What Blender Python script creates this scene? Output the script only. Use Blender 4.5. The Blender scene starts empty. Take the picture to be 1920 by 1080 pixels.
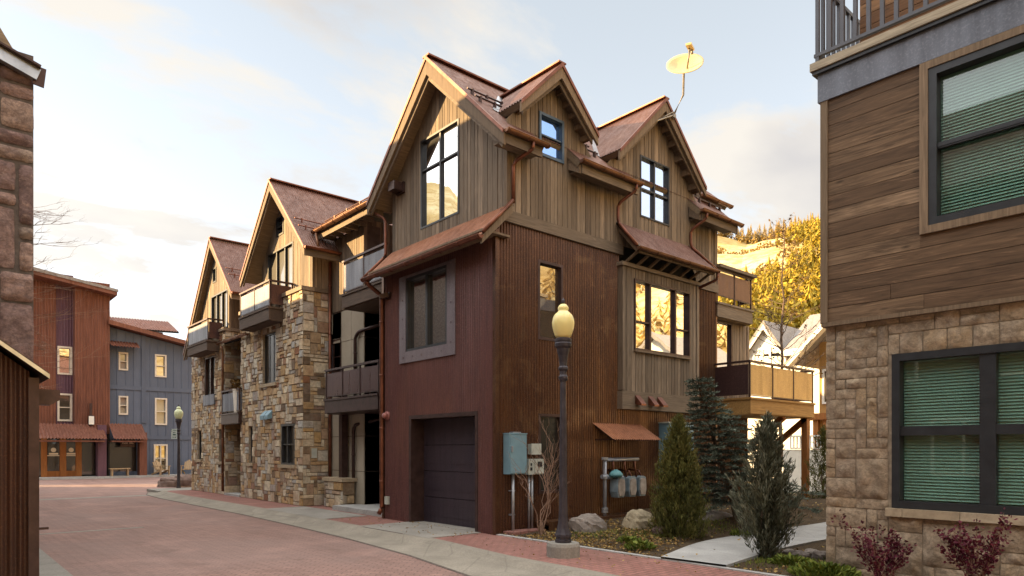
import bpy, math, random
from math import sin, cos, pi, radians, atan2, sqrt, exp, floor
from mathutils import Vector, noise as mnoise
random.seed(7)
RND = random.random
def U(a, b): return random.uniform(a, b)
S = bpy.context.scene
COL = S.collection

# ---------------------------------------------------------------- camera
FPX, YH = 1270.0, 842.0
KX, KY, KZ = -8.07, -9.68, 1.6
FW = (0.6587, 0.7524); RT_ = (0.7524, -0.6587)
cd = bpy.data.cameras.new("camera"); cam = bpy.data.objects.new("camera", cd); COL.objects.link(cam)
cam.location = (KX, KY, KZ)
cam.rotation_euler = (radians(90), 0, -atan2(FW[0], FW[1]))
cd.sensor_width = 36; cd.lens = FPX / 1920 * 36
cd.shift_y = (YH - 540) / 1920
cd.clip_start = 0.1; cd.clip_end = 3000
S.camera = cam
def P(u, v, ax, val):
    """where the line of sight through a photo point meets a real axis-aligned plane"""
    a = (u - 960) / FPX; b = (YH - v) / FPX
    d = (FW[0] + RT_[0] * a, FW[1] + RT_[1] * a, b); K = (KX, KY, KZ)
    i = 'xyz'.index(ax); t = (val - K[i]) / d[i]
    return tuple(K[j] + d[j] * t for j in range(3))

# ---------------------------------------------------------------- light
SUN_EL, SUN_DIR = radians(15.0), (-0.755, 0.656)
SUN_STR, SKY_STR, EXPO = 4.9, 0.06, 1.76
sa = atan2(SUN_DIR[0], SUN_DIR[1])
to_sun = Vector((sin(sa) * cos(SUN_EL), cos(sa) * cos(SUN_EL), sin(SUN_EL)))
sl = bpy.data.lights.new("sun", 'SUN'); so = bpy.data.objects.new("sun", sl); COL.objects.link(so)
sl.energy = SUN_STR; sl.angle = radians(0.5); sl.color = (1.0, 0.67, 0.31)
so.rotation_euler = to_sun.to_track_quat('Z', 'Y').to_euler()
so.location = (-30, 10, 40)
W = bpy.data.worlds.new("World"); S.world = W; W.use_nodes = True
wn = W.node_tree.nodes; wl = W.node_tree.links; wn.clear()
def wnode(t, **k):
    n = wn.new(t)
    for a, b in k.items(): setattr(n, a, b)
    return n
sky = wnode('ShaderNodeTexSky', sky_type='NISHITA', sun_disc=False, sun_elevation=SUN_EL, sun_rotation=sa % (2 * pi), altitude=2000, air_density=1.0, dust_density=1.6, ozone_density=1.2)
tc = wnode('ShaderNodeTexCoord'); sp = wnode('ShaderNodeSeparateXYZ'); wl.new(tc.outputs['Generated'], sp.inputs[0])
def wmath(op, a, b=None, clamp=False):
    n = wnode('ShaderNodeMath', operation=op, use_clamp=clamp)
    for i, x in enumerate((a, b)):
        if x is None: continue
        if isinstance(x, (int, float)): n.inputs[i].default_value = x
        else: wl.new(x, n.inputs[i])
    return n.outputs[0]
zz = wmath('ADD', wmath('MAXIMUM', sp.outputs[2], 0.0), 0.16)
cx_ = wmath('DIVIDE', sp.outputs[0], zz); cy_ = wmath('DIVIDE', sp.outputs[1], zz)
cb = wnode('ShaderNodeCombineXYZ'); wl.new(cx_, cb.inputs[0]); wl.new(cy_, cb.inputs[1])
mp = wnode('ShaderNodeMapping'); mp.inputs['Rotation'].default_value = (0, 0, radians(41)); mp.inputs['Scale'].default_value = (0.7, 1.05, 1); mp.inputs['Location'].default_value = (3.1, 1.7, 0)
wl.new(cb.outputs[0], mp.inputs[0])
nz = wnode('ShaderNodeTexNoise'); nz.inputs['Scale'].default_value = 2.1; nz.inputs['Detail'].default_value = 9; nz.inputs['Roughness'].default_value = 0.6; nz.inputs['Distortion'].default_value = 0.25
wl.new(mp.outputs[0], nz.inputs['Vector'])
rp = wnode('ShaderNodeValToRGB'); wl.new(nz.outputs['Fac'], rp.inputs[0])
rp.color_ramp.elements[0].position = 0.46; rp.color_ramp.elements[0].color = (0, 0, 0, 1)
rp.color_ramp.elements[1].position = 0.575; rp.color_ramp.elements[1].color = (0.9, 0.9, 0.9, 1)
mp2 = wnode('ShaderNodeMapping'); mp2.inputs['Location'].default_value = (0.05, 0.22, 0.1); wl.new(mp.outputs[0], mp2.inputs[0])
nz2 = wnode('ShaderNodeTexNoise'); nz2.inputs['Scale'].default_value = 1.7; nz2.inputs['Detail'].default_value = 6; wl.new(mp2.outputs[0], nz2.inputs['Vector'])
rp2 = wnode('ShaderNodeValToRGB'); wl.new(nz2.outputs['Fac'], rp2.inputs[0])
rp2.color_ramp.elements[0].position = 0.36; rp2.color_ramp.elements[0].color = (0.70, 0.67, 0.66, 1)
rp2.color_ramp.elements[1].position = 0.6; rp2.color_ramp.elements[1].color = (1.0, 0.93, 0.83, 1)
b1 = wnode('ShaderNodeBackground'); b1.inputs[1].default_value = SKY_STR
b2 = wnode('ShaderNodeBackground'); b2.inputs[1].default_value = 0.288
# thin high veil: the whole sky is washed with a milky light
veil = wnode('ShaderNodeMix', data_type='RGBA', blend_type='ADD'); veil.inputs[0].default_value = 1.0
hs = wnode('ShaderNodeHueSaturation'); hs.inputs['Saturation'].default_value = .42; hs.inputs['Value'].default_value = 1.1; wl.new(sky.outputs[0], hs.inputs['Color']); wl.new(hs.outputs[0], veil.inputs[6]); veil.inputs[7].default_value = (1.7, 1.85, 1.85, 1)
wl.new(veil.outputs[2], b1.inputs[0]); wl.new(rp2.outputs[0], b2.inputs[0])
mx = wnode('ShaderNodeMixShader'); wl.new(rp.outputs[0], mx.inputs[0]); wl.new(b1.outputs[0], mx.inputs[1]); wl.new(b2.outputs[0], mx.inputs[2])
# added sky glow round the sun, overhead and behind, to fill the shade
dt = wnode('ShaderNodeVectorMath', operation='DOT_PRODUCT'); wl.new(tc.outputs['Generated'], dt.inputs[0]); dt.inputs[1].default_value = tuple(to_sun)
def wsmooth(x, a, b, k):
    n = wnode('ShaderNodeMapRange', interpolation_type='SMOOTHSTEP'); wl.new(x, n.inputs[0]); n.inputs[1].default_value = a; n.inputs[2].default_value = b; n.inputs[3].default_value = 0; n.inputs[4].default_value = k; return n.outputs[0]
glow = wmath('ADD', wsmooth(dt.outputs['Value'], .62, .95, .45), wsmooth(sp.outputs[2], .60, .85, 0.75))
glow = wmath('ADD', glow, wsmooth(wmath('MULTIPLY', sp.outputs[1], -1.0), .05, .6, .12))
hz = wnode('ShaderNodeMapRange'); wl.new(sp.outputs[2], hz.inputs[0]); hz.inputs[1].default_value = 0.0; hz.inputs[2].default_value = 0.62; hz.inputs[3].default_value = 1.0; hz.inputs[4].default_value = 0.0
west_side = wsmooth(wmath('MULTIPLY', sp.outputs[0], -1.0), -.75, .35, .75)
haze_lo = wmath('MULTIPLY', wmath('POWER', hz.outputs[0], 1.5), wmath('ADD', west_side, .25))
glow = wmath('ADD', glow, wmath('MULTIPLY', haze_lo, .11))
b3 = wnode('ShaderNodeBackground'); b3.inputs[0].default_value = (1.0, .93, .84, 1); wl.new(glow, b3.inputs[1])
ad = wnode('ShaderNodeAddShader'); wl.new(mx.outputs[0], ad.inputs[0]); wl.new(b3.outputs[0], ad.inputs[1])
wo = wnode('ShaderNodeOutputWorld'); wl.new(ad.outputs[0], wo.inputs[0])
S.view_settings.view_transform = 'Standard'; S.view_settings.look = 'None'
S.view_settings.exposure = EXPO; S.view_settings.gamma = 1

# ---------------------------------------------------------------- materials
class NT:
    def __init__(s, name):
        s.m = bpy.data.materials.new(name); s.m.use_nodes = True
        s.n = s.m.node_tree.nodes; s.l = s.m.node_tree.links
        s.b = s.n['Principled BSDF']
        s.co = s.n.new('ShaderNodeTexCoord').outputs['Object']
    def link(s, x, sock):
        if isinstance(x, (int, float)): sock.default_value = x
        elif isinstance(x, tuple): sock.default_value = x if len(x) == 4 or len(sock.default_value) == 3 else (*x, 1)
        else: s.l.new(x, sock)
    def map(s, sc=(1, 1, 1), rot=(0, 0, 0)):
        n = s.n.new('ShaderNodeMapping'); n.inputs['Scale'].default_value = sc; n.inputs['Rotation'].default_value = rot
        s.l.new(s.co, n.inputs[0]); return n.outputs[0]
    def noise(s, scale, vec=None, detail=4, rough=.55, dist=0):
        n = s.n.new('ShaderNodeTexNoise'); n.inputs['Scale'].default_value = scale; n.inputs['Detail'].default_value = detail
        n.inputs['Roughness'].default_value = rough; n.inputs['Distortion'].default_value = dist
        s.l.new(vec or s.co, n.inputs['Vector']); return n.outputs['Fac']
    def ramp(s, f, els):
        n = s.n.new('ShaderNodeValToRGB'); s.l.new(f, n.inputs[0]); e = n.color_ramp.elements
        while len(e) < len(els): e.new(.5)
        for x, (p, c) in zip(e, els):
            x.position = p; x.color = (*c, 1) if isinstance(c, tuple) else (c, c, c, 1)
        return n.outputs[0]
    def mix(s, f, a, b, mode='MIX'):
        n = s.n.new('ShaderNodeMix'); n.data_type = 'RGBA'; n.blend_type = mode
        s.link(f, n.inputs[0]); s.link(a, n.inputs[6]); s.link(b, n.inputs[7]); return n.outputs[2]
    def math(s, op, a, b=0.0):
        n = s.n.new('ShaderNodeMath'); n.operation = op; s.link(a, n.inputs[0]); s.link(b, n.inputs[1]); return n.outputs[0]
    def rnd(s):
        n = s.n.new('ShaderNodeAttribute'); n.attribute_name = 'rnd'; return n.outputs['Fac']
    def bump(s, h, strength=.3, dist=.01):
        n = s.n.new('ShaderNodeBump'); n.inputs['Strength'].default_value = strength; n.inputs['Distance'].default_value = dist
        s.l.new(h, n.inputs['Height']); s.l.new(n.outputs[0], s.b.inputs['Normal'])
    def out(s, base, rough=.6, metal=0.0, spec=.4):
        s.link(base, s.b.inputs['Base Color']); s.link(rough, s.b.inputs['Roughness']); s.link(metal, s.b.inputs['Metallic'])
        s.b.inputs['Specular IOR Level'].default_value = spec
        return s.m

def m_plain(name, col, rough=.6, metal=0.0, var=.25, scale=6, spec=.4, bump=0):
    t = NT(name); nz = t.noise(scale, detail=6)
    lo = tuple(c * (1 - var) for c in col); hi = tuple(min(1, c * (1 + var)) for c in col)
    base = t.ramp(nz, [(.3, lo), (.7, hi)])
    r = t.mix(t.noise(scale * 2.3), (rough * .85,) * 3, (min(1, rough * 1.15),) * 3)
    if bump: t.bump(t.noise(scale * 8, detail=4), bump, .01)
    return t.out(base, r, metal, spec)

def m_rust(name, a, b, c, rough=.45, metal=.35, streak=1.0, pale=None):
    """weathered steel: cloudy patches, vertical run-off streaks, speckle"""
    t = NT(name)
    big = t.noise(.55, t.map((1, 1, .6)), 6, .6, .6)
    st = t.noise(3.2, t.map((2.2, 2.2, .22)), 5, .6)
    base = t.ramp(big, [(.3, a), (.52, b), (.72, c)])
    base = t.mix(t.ramp(st, [(.42, 0.0), (.7, .55 * streak)]), base, tuple(x * .42 for x in a))
    sp = t.noise(42, detail=3)
    base = t.mix(t.ramp(sp, [(.5, 0.0), (.75, .35)]), base, tuple(min(1, x * 1.9) for x in c))
    if pale:
        pl = t.noise(.9, t.map((1, 1, 1.4)), 7, .62, 1.2)
        base = t.mix(t.ramp(pl, [(.54, 0.0), (.68, .45)]), base, pale)
    rr = t.ramp(st, [(.3, rough * .75), (.75, min(1, rough * 1.45))])
    return t.out(base, rr, metal, .5)

def m_wood(name, cols, axis='z', rough=.75, grain=1.0, knots=False, spec=.25):
    """boards: tone per board from the face value, grain along the board"""
    t = NT(name)
    sc = {'z': (9, 9, .55), 'x': (.55, 9, 9), 'y': (9, .55, 9)}[axis]
    r = t.rnd()
    off = t.n.new('ShaderNodeCombineXYZ')
    s10 = t.math('MULTIPLY', r, 37.0)
    for i in range(3): t.l.new(s10, off.inputs[i])
    add = t.n.new('ShaderNodeVectorMath'); add.operation = 'ADD'
    t.l.new(t.map(sc), add.inputs[0]); t.l.new(off.outputs[0], add.inputs[1])
    g = t.noise(2.4, add.outputs[0], 7, .62, 1.6)
    patch = t.noise(1.1, detail=5)
    base = t.ramp(r, [(0, cols[0]), (.4, cols[1]), (.75, cols[2]), (1, cols[3])])
    base = t.mix(t.ramp(g, [(.35, .55 * grain), (.62, 0.0)]), base, tuple(x * .35 for x in cols[0]))
    base = t.mix(t.ramp(g, [(.6, 0.0), (.78, .35 * grain)]), base, tuple(min(1, x * 1.5) for x in cols[3]))
    base = t.mix(t.ramp(patch, [(.4, 0.0), (.7, .45)]), base, tuple(x * .75 for x in cols[1]))
    if knots:
        v = t.n.new('ShaderNodeTexVoronoi'); v.inputs['Scale'].default_value = 1.0
        mp = t.map({'z': (5, 5, 1.6), 'x': (1.6, 5, 5), 'y': (5, 1.6, 5)}[axis]); t.l.new(mp, v.inputs['Vector'])
        base = t.mix(t.ramp(v.outputs['Distance'], [(.04, .75), (.11, 0.0)]), base, tuple(x * .3 for x in cols[0]))
    t.bump(g, .35, .006)
    return t.out(base, rough, 0.0, spec)

def m_stone(name, cols, rough=.85, bump=.6, fine=9, mottle=0.0):
    t = NT(name); r = t.rnd(); n = len(cols)
    base = t.ramp(r, [(i / (n - 1), c) for i, c in enumerate(cols)])
    nz = t.noise(fine, detail=8, rough=.65); nb = t.noise(2.3, detail=5)
    base = t.mix(t.ramp(nz, [(.35, .45), (.6, 0.0)]), base, tuple(x * .38 for x in cols[0]))
    base = t.mix(t.ramp(nb, [(.5, 0.0), (.75, .5)]), base, cols[n // 2])
    if mottle:
        base = t.mix(t.ramp(t.noise(5.5, t.map((1, 1, 1.6)), 9, .72, 1.5), [(.44, .8 * mottle), (.53, 0.0)]), base, tuple(x * .45 for x in cols[0]))
        base = t.mix(t.ramp(t.noise(4.1, t.map((1.3, 1.3, 2.2)), 9, .7, 1.0), [(.54, 0.0), (.66, .7 * mottle)]), base, tuple(min(1, x * 1.35) for x in cols[-2]))
        base = t.mix(t.ramp(t.noise(34, detail=5, rough=.7), [(.40, .55 * mottle), (.52, 0.0)]), base, tuple(x * .4 for x in cols[0]))
    h = t.mix(.5, t.noise(fine * 1.6, detail=8, rough=.7), t.noise(fine * .5, detail=4))
    t.bump(h, bump, .03)
    return t.out(base, rough, 0.0, .2)

def m_leaf(name, cols, rough=.7, trans=.15):
    t = NT(name); n = len(cols)
    base = t.ramp(t.rnd(), [(i / (n - 1), c) for i, c in enumerate(cols)])
    base = t.mix(t.ramp(t.noise(1.6, detail=3), [(.35, .5), (.65, 0.0)]), base, cols[0])
    t.b.inputs['Subsurface Weight'].default_value = 0
    return t.out(base, rough, 0.0, .2)

def m_glass(name, tint=(.012, .013, .014), refl=.6, warp=.03, gcol=(.93, .95, .97, 1)):
    t = NT(name)
    gl = t.n.new('ShaderNodeBsdfGlossy'); gl.inputs['Roughness'].default_value = .015; gl.inputs['Color'].default_value = gcol
    t.b.inputs['Roughness'].default_value = .3; t.b.inputs['Base Color'].default_value = (*tint, 1)
    bp = t.n.new('ShaderNodeBump'); bp.inputs['Strength'].default_value = warp; bp.inputs['Distance'].default_value = .05
    t.l.new(t.noise(1.6, detail=1), bp.inputs['Height']); t.l.new(bp.outputs[0], gl.inputs['Normal'])
    mx = t.n.new('ShaderNodeMixShader'); mx.inputs[0].default_value = refl
    t.l.new(t.b.outputs[0], mx.inputs[1]); t.l.new(gl.outputs[0], mx.inputs[2])
    t.l.new(mx.outputs[0], t.n['Material Output'].inputs[0]); return t.m

def m_clear(name, tint, refl=.12):
    t = NT(name)
    gl = t.n.new('ShaderNodeBsdfGlossy'); gl.inputs['Roughness'].default_value = .02
    tr = t.n.new('ShaderNodeBsdfTransparent'); tr.inputs[0].default_value = (*tint, 1)
    mx = t.n.new('ShaderNodeMixShader'); mx.inputs[0].default_value = refl
    t.l.new(tr.outputs[0], mx.inputs[1]); t.l.new(gl.outputs[0], mx.inputs[2])
    t.l.new(mx.outputs[0], t.n['Material Output'].inputs[0]); return t.m

def m_brick(name, c1, c2, mortar, bw, bh, rot=0.0, dirt=(.1, .08, .07)):
    t = NT(name)
    b = t.n.new('ShaderNodeTexBrick'); t.l.new(t.map((1, 1, 1), (0, 0, rot)), b.inputs['Vector'])
    b.inputs['Scale'].default_value = 1; b.inputs['Brick Width'].default_value = bw; b.inputs['Row Height'].default_value = bh
    b.inputs['Mortar Size'].default_value = .010; b.inputs['Mortar Smooth'].default_value = .3; b.inputs['Bias'].default_value = -.1
    b.inputs['Color1'].default_value = (*c1, 1); b.inputs['Color2'].default_value = (*c2, 1); b.inputs['Mortar'].default_value = (*mortar, 1)
    big = t.noise(.35, detail=6, rough=.6, dist=.5); fine = t.noise(30, detail=5)
    base = t.mix(t.ramp(big, [(.40, 0.0), (.66, .7)]), b.outputs['Color'], dirt)
    base = t.mix(t.ramp(t.noise(.55, t.map((1.6, .22, 1)), 6, .65, .6), [(.50, 0.0), (.64, .38)]), base, tuple(x * .55 for x in c1))
    base = t.mix(t.ramp(t.noise(1.7, detail=8, rough=.7), [(.58, 0.0), (.66, .4)]), base, tuple(x * .5 for x in c1))
    base = t.mix(t.ramp(t.noise(.9, detail=7), [(.52, 0.0), (.7, .3)]), base, tuple(min(1, x * 1.5) for x in c2))
    base = t.mix(t.ramp(fine, [(.4, .35), (.6, 0.0)]), base, tuple(x * .5 for x in c1))
    h = t.mix(.35, b.outputs['Fac'], fine)
    inv = t.math('SUBTRACT', 1.0, h); t.bump(inv, .5, .012)
    return t.out(base, .82, 0.0, .25)

def m_concrete(name, col):
    t = NT(name)
    base = t.ramp(t.noise(1.2, detail=8, rough=.65), [(.3, tuple(c * .68 for c in col)), (.7, tuple(min(1, c * 1.15) for c in col))])
    base = t.mix(t.ramp(t.noise(38, detail=4), [(.42, .4), (.58, 0.0)]), base, tuple(c * .6 for c in col))
    v = t.n.new('ShaderNodeTexVoronoi'); v.feature = 'DISTANCE_TO_EDGE'; v.inputs['Scale'].default_value = .8
    t.l.new(t.map(), v.inputs['Vector'])
    base = t.mix(t.ramp(v.outputs['Distance'], [(.002, .3), (.012, 0.0)]), base, tuple(c * .35 for c in col))
    t.bump(t.noise(45, detail=5), .25, .008)
    return t.out(base, .88, 0.0, .2)

M = {}
M['rust_front'] = m_rust('purple brown corrugated steel', (.100, .046, .048), (.142, .067, .066), (.175, .085, .072), .36, .35, .8)
M['rust_side'] = m_rust('rusted corrugated steel', (.064, .029, .021), (.108, .050, .028), (.165, .082, .038), .31, .5, 1.0, pale=(.27, .165, .085))
M['rust_roof'] = m_rust('rust red roof steel', (.105, .048, .036), (.140, .063, .045), (.18, .084, .055), .55, .2, .5)
M['rust_awning'] = m_rust('orange rusted sheet', (.16, .06, .03), (.24, .09, .04), (.30, .12, .05), .6, .15, .5)
M['rust_far'] = m_rust('red rust far steel', (.125, .044, .027), (.165, .058, .034), (.205, .074, .04), .6, .15, .8)
M['rust_shed'] = m_rust('dark rust shed steel', (.04, .016, .010), (.065, .024, .014), (.10, .04, .02), .5, .2, 1.0)
M['purple_far'] = m_rust('purple steel siding', (.085, .04, .062), (.11, .05, .075), (.13, .06, .08), .6, .15, .4)
M['wood'] = m_wood('weathered grey brown boards', [(.13, .098, .072), (.21, .16, .115), (.28, .215, .155), (.37, .28, .20)])
M['wood_y'] = m_wood('weathered boards laid along street', [(.13, .098, .072), (.21, .16, .115), (.28, .215, .155), (.37, .28, .20)], 'y')
M['wood_x'] = m_wood('weathered boards laid across', [(.13, .098, .072), (.21, .16, .115), (.28, .215, .155), (.37, .28, .20)], 'x')
M['plank'] = m_wood('dark brown knotted planks', [(.115, .07, .042), (.17, .106, .062), (.22, .145, .088), (.30, .205, .13)], 'y', .7, 1.5, True)
M['plank_up'] = m_wood('warm brown planks', [(.15, .07, .03), (.20, .10, .045), (.24, .12, .055), (.28, .15, .07)], 'y', .7, 1.0, True)
M['trimwood'] = m_wood('brown trim boards', [(.17, .12, .08), (.20, .145, .095), (.23, .165, .11), (.25, .18, .12)])
M['soffit'] = m_wood('soffit boards', [(.20, .15, .10), (.25, .19, .125), (.28, .21, .14), (.31, .235, .155)], 'x')
M['deckwood'] = m_wood('pale deck edge board', [(.36, .31, .23), (.40, .345, .26), (.43, .37, .28), (.46, .4, .3)], 'y')
M['orangewood'] = m_wood('oiled orange door wood', [(.30, .11, .03), (.36, .14, .04), (.40, .16, .05), (.44, .18, .055)])
M['goldwood'] = m_wood('honey timber', [(.40, .22, .07), (.46, .26, .09), (.50, .29, .10), (.54, .32, .12)], 'x')
M['bluewood'] = m_wood('slate blue painted boards', [(.105, .125, .175), (.115, .137, .19), (.125, .148, .205), (.13, .155, .215)], 'z', .7, .35)
M['stone_town'] = m_stone('buff sandstone', [(.14, .10, .07), (.42, .31, .20), (.50, .34, .18), (.62, .51, .36), (.70, .63, .49), (.46, .46, .44), (.27, .125, .065), (.72, .65, .50), (.20, .15, .115), (.50, .33, .15), (.60, .52, .40), (.33, .31, .29)])
M['stone_right'] = m_stone('brown sandstone', [(.31, .24, .17), (.35, .275, .20), (.39, .31, .225), (.43, .345, .25), (.34, .27, .205), (.43, .32, .20)], .9, 1.0, 7, .6)
M['stone_left'] = m_stone('red purple field stone', [(.19, .13, .125), (.27, .185, .17), (.34, .235, .205), (.28, .17, .16), (.40, .29, .24), (.27, .22, .18)], .85, 1.0, 8, .6)
M['mortar'] = m_plain('mortar', (.31, .255, .19), .95, 0, .3, 12, .1, .5)
M['mortar_dark'] = m_plain('dark mortar', (.12, .10, .09), .95, 0, .3, 12, .1, .5)
M['sill'] = m_stone('cut stone sill', [(.36, .29, .2), (.42, .34, .24), (.46, .38, .28)], .85, .4)
M['dark'] = m_plain('dark interior', (.02, .018, .016), .9, 0, .2)
M['frame'] = m_plain('dark bronze window frame', (.028, .031, .036), .4, .2, .2)
M['frame_blue'] = m_plain('blue grey window frame', (.06, .095, .14), .4, .1, .15)
M['frame_white'] = m_plain('cream window frame', (.62, .55, .46), .6, 0, .1)
M['bronze'] = m_plain('dark bronze steel', (.062, .036, .033), .45, .4, .3)
M['panel'] = m_rust('bare steel guard panel', (.09, .088, .10), (.135, .14, .165), (.18, .19, .22), .45, .25, .5)
M['panel_brown'] = m_rust('brown steel guard panel', (.075, .042, .044), (.10, .058, .058), (.13, .075, .068), .32, .5, .5)
M['panel_sunlit'] = m_rust('rusted guard panel with golden light in colour', (.42, .24, .075), (.52, .31, .10), (.58, .36, .13), .4, .1, .5)  # golden light on the balcony front is put into the base colour
M['copper'] = m_plain('aged copper', (.18, .088, .05), .4, .55, .35, 5)
M['copper_dk'] = m_plain('dark aged copper', (.17, .065, .04), .4, .6, .35, 5)
M['steelblue'] = m_rust('blue grey flat steel', (.10, .115, .15), (.125, .14, .175), (.15, .16, .195), .5, .2, .7)
M['mauve'] = m_rust('mauve grey steel surround', (.125, .10, .115), (.155, .125, .14), (.185, .15, .16), .45, .2, .4)
M['railgrey'] = m_plain('grey painted steel', (.085, .09, .108), .5, .1, .1)
M['zinc'] = m_plain('bright galvanised flashing', (.42, .45, .50), .3, .8, .25, 4)
M['garage'] = m_rust('dark steel garage door', (.030, .023, .034), (.044, .033, .046), (.06, .044, .054), .42, .3, .4)
M['cream'] = m_plain('cream cement panel', (.37, .33, .265), .85, 0, .10, 2, .2)
M['glass'] = m_glass('window glass', (.012, .013, .014), .62)
M['glass_sky'] = m_glass('sky mirroring glass', (.02, .02, .022), .85)
M['glass_blue'] = m_glass('blue sky tinted glass', (.03, .07, .16), .75, .05, (.40, .58, .95, 1))  # blue of the mirrored sky is put into the glass colour
M['glass_far'] = m_glass('pale tinted glass', (.26, .245, .22), .09)  # even pale tint, hardly any mirror
M['glass_pale'] = m_glass('pale blue sky tinted glass', (.05, .06, .08), .72, .05, (.80, .87, 1.0, 1))  # pale sky reflection also carried by the glass colour
M['glass_dark'] = m_glass('dark shop glass', (.018, .016, .013), .12)
M['glass_amber'] = m_glass('dark amber glass', (.06, .032, .012), .30)  # dark amber tint under a weak mirror
M['clear'] = m_clear('clear tinted glass', (.86, .95, .92), .07)
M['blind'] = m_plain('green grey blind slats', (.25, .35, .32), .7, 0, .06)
M['blind_shade'] = m_plain('blind colour darkened as shade', (.215, .30, .275), .8, 0, .06)  # darker copy of the slat colour stands in for shade between slats
M['wood_dark'] = m_wood('dark brown weathered fascia', [(.075, .05, .038), (.10, .068, .05), (.125, .085, .062), (.15, .105, .075)], 'y')
M['recess'] = m_plain('dark brown recess wall', (.11, .08, .065), .85, 0, .3)
M['concrete'] = m_concrete('concrete', (.29, .275, .25))
M['concrete_lt'] = m_concrete('pale concrete', (.40, .40, .395))
M['concrete_old'] = m_concrete('worn kerb concrete', (.28, .255, .215))
M['road'] = m_brick('road pavers', (.265, .165, .142), (.335, .21, .18), (.145, .10, .088), .2, .1, radians(45), (.24, .175, .16))
M['pave'] = m_brick('sidewalk pavers', (.27, .125, .105), (.34, .165, .14), (.11, .07, .06), .2, .1, 0, (.22, .125, .105))
t = NT('garden soil')
bs = t.ramp(t.noise(3.2, detail=9, rough=.7), [(.3, (.035, .025, .017)), (.55, (.065, .046, .03)), (.75, (.10, .073, .044))])
bs = t.mix(t.ramp(t.noise(60, detail=3), [(.55, 0.0), (.7, .5)]), bs, (.22, .16, .08)); t.bump(t.noise(26, detail=7), .8, .04)
M['soil'] = t.out(bs, .95, 0, .1)
t = NT('open ground')
bs = t.ramp(t.noise(.3, detail=8), [(.3, (.14, .11, .07)), (.7, (.24, .20, .12))]); M['ground'] = t.out(bs, .95, 0, .1)
t = NT('autumn hillside')
bs = t.ramp(t.noise(.022, detail=8, rough=.62, dist=.8), [(.32, (.34, .235, .09)), (.46, (.52, .39, .17)), (.58, (.64, .53, .30)), (.7, (.70, .62, .42))])
bs = t.mix(t.ramp(t.noise(.35, detail=7, rough=.7), [(.45, 0.0), (.60, .75)]), bs, (.36, .23, .06)); M['hill'] = t.out(bs, .95, 0, .1)
M['conifer'] = m_leaf('gold green conifers', [(.10, .085, .012), (.25, .19, .02), (.42, .30, .03), (.55, .38, .045)])
M['conifer_ridge'] = m_leaf('ridge trees', [(.16, .11, .04), (.26, .18, .06), (.38, .26, .07), (.46, .30, .08)])
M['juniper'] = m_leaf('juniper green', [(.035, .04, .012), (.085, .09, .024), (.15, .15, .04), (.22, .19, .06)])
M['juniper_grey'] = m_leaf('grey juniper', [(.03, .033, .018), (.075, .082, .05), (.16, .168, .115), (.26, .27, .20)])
M['spruce'] = m_leaf('blue spruce needles', [(.045, .055, .04), (.085, .105, .08), (.135, .165, .125), (.20, .235, .18)])
M['barberry'] = m_leaf('purple barberry leaves', [(.045, .008, .016), (.085, .012, .026), (.13, .02, .04), (.17, .035, .05)])
M['plant'] = m_leaf('fresh green leaves', [(.05, .075, .012), (.10, .14, .02), (.17, .21, .03), (.24, .25, .05)])
M['leaflitter'] = m_leaf('fallen leaves', [(.16, .09, .03), (.26, .16, .05), (.36, .25, .09), (.45, .33, .13)])
M['redleaf'] = m_leaf('dry brown leaves', [(.08, .05, .02), (.14, .08, .03), (.2, .12, .035), (.26, .15, .04)])
M['bark'] = m_plain('grey brown bark', (.14, .10, .075), .9, 0, .4, 9, .1, .4)
M['twig'] = m_plain('pale twig', (.25, .165, .125), .85, 0, .3, 9, .1)
M['lamp_iron'] = m_plain('weathered dark lamp iron', (.048, .042, .052), .5, .35, .35, 7, .4, .15)
t = NT('light tinted opal globe'); t.b.inputs['Subsurface Weight'].default_value = .4; t.b.inputs['Subsurface Radius'].default_value = (.1, .08, .05)
M['globe'] = t.out(t.ramp(t.noise(3), [(.3, (.80, .68, .28)), (.7, (.86, .76, .36))]), .28, 0, .5)  # yellow cast of the light on the globe is in the colour
t = NT('opal green lamp globe'); M['globe_green'] = t.out(t.ramp(t.noise(3), [(.3, (.58, .66, .40)), (.7, (.68, .74, .48))]), .3, 0, .5)
M['utility_blue'] = m_plain('blue grey painted cabinet', (.17, .29, .36), .5, .05, .12, 4)
M['utility_grey'] = m_plain('light grey painted box', (.44, .47, .43), .55, .05, .15, 5)
M['galv'] = m_plain('galvanised pipe', (.36, .38, .42), .4, .5, .2, 7)
M['meter'] = m_plain('weathered meter casing', (.34, .29, .25), .65, 0, .35, 6)
M['meter_blue'] = m_plain('grey blue meter body', (.20, .26, .30), .55, .1, .3, 6)
M['teal'] = m_plain('teal regulator', (.12, .30, .33), .5, .1, .3, 6)
M['boulder'] = m_stone('garden boulder', [(.22, .19, .175), (.29, .255, .23), (.36, .32, .29)], .9, .9, 6)
M['boulder_tan'] = m_stone('tan ledge rock', [(.22, .18, .12), (.31, .26, .175), (.4, .34, .24)], .9, .9, 6)
M['boulder_red'] = m_stone('purple brown rock', [(.12, .085, .075), (.17, .12, .105), (.22, .16, .14)], .9, .9, 6)
M['dish'] = m_plain('cream dish paint', (.62, .47, .22), .45, .05, .12, 3)
M['dish_pole'] = m_plain('dull steel pole', (.26, .235, .20), .45, .5, .2)
M['white'] = m_plain('white paint', (.74, .72, .66), .6, 0, .06)
M['greyroof'] = m_plain('grey shingle', (.24, .22, .21), .85, 0, .25, 8)
M['sign_white'] = m_plain('pale sign face', (.55, .66, .68), .5, 0, .06)
M['sign_ink'] = m_plain('dark teal ink', (.05, .12, .13), .6, 0, .1)
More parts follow.
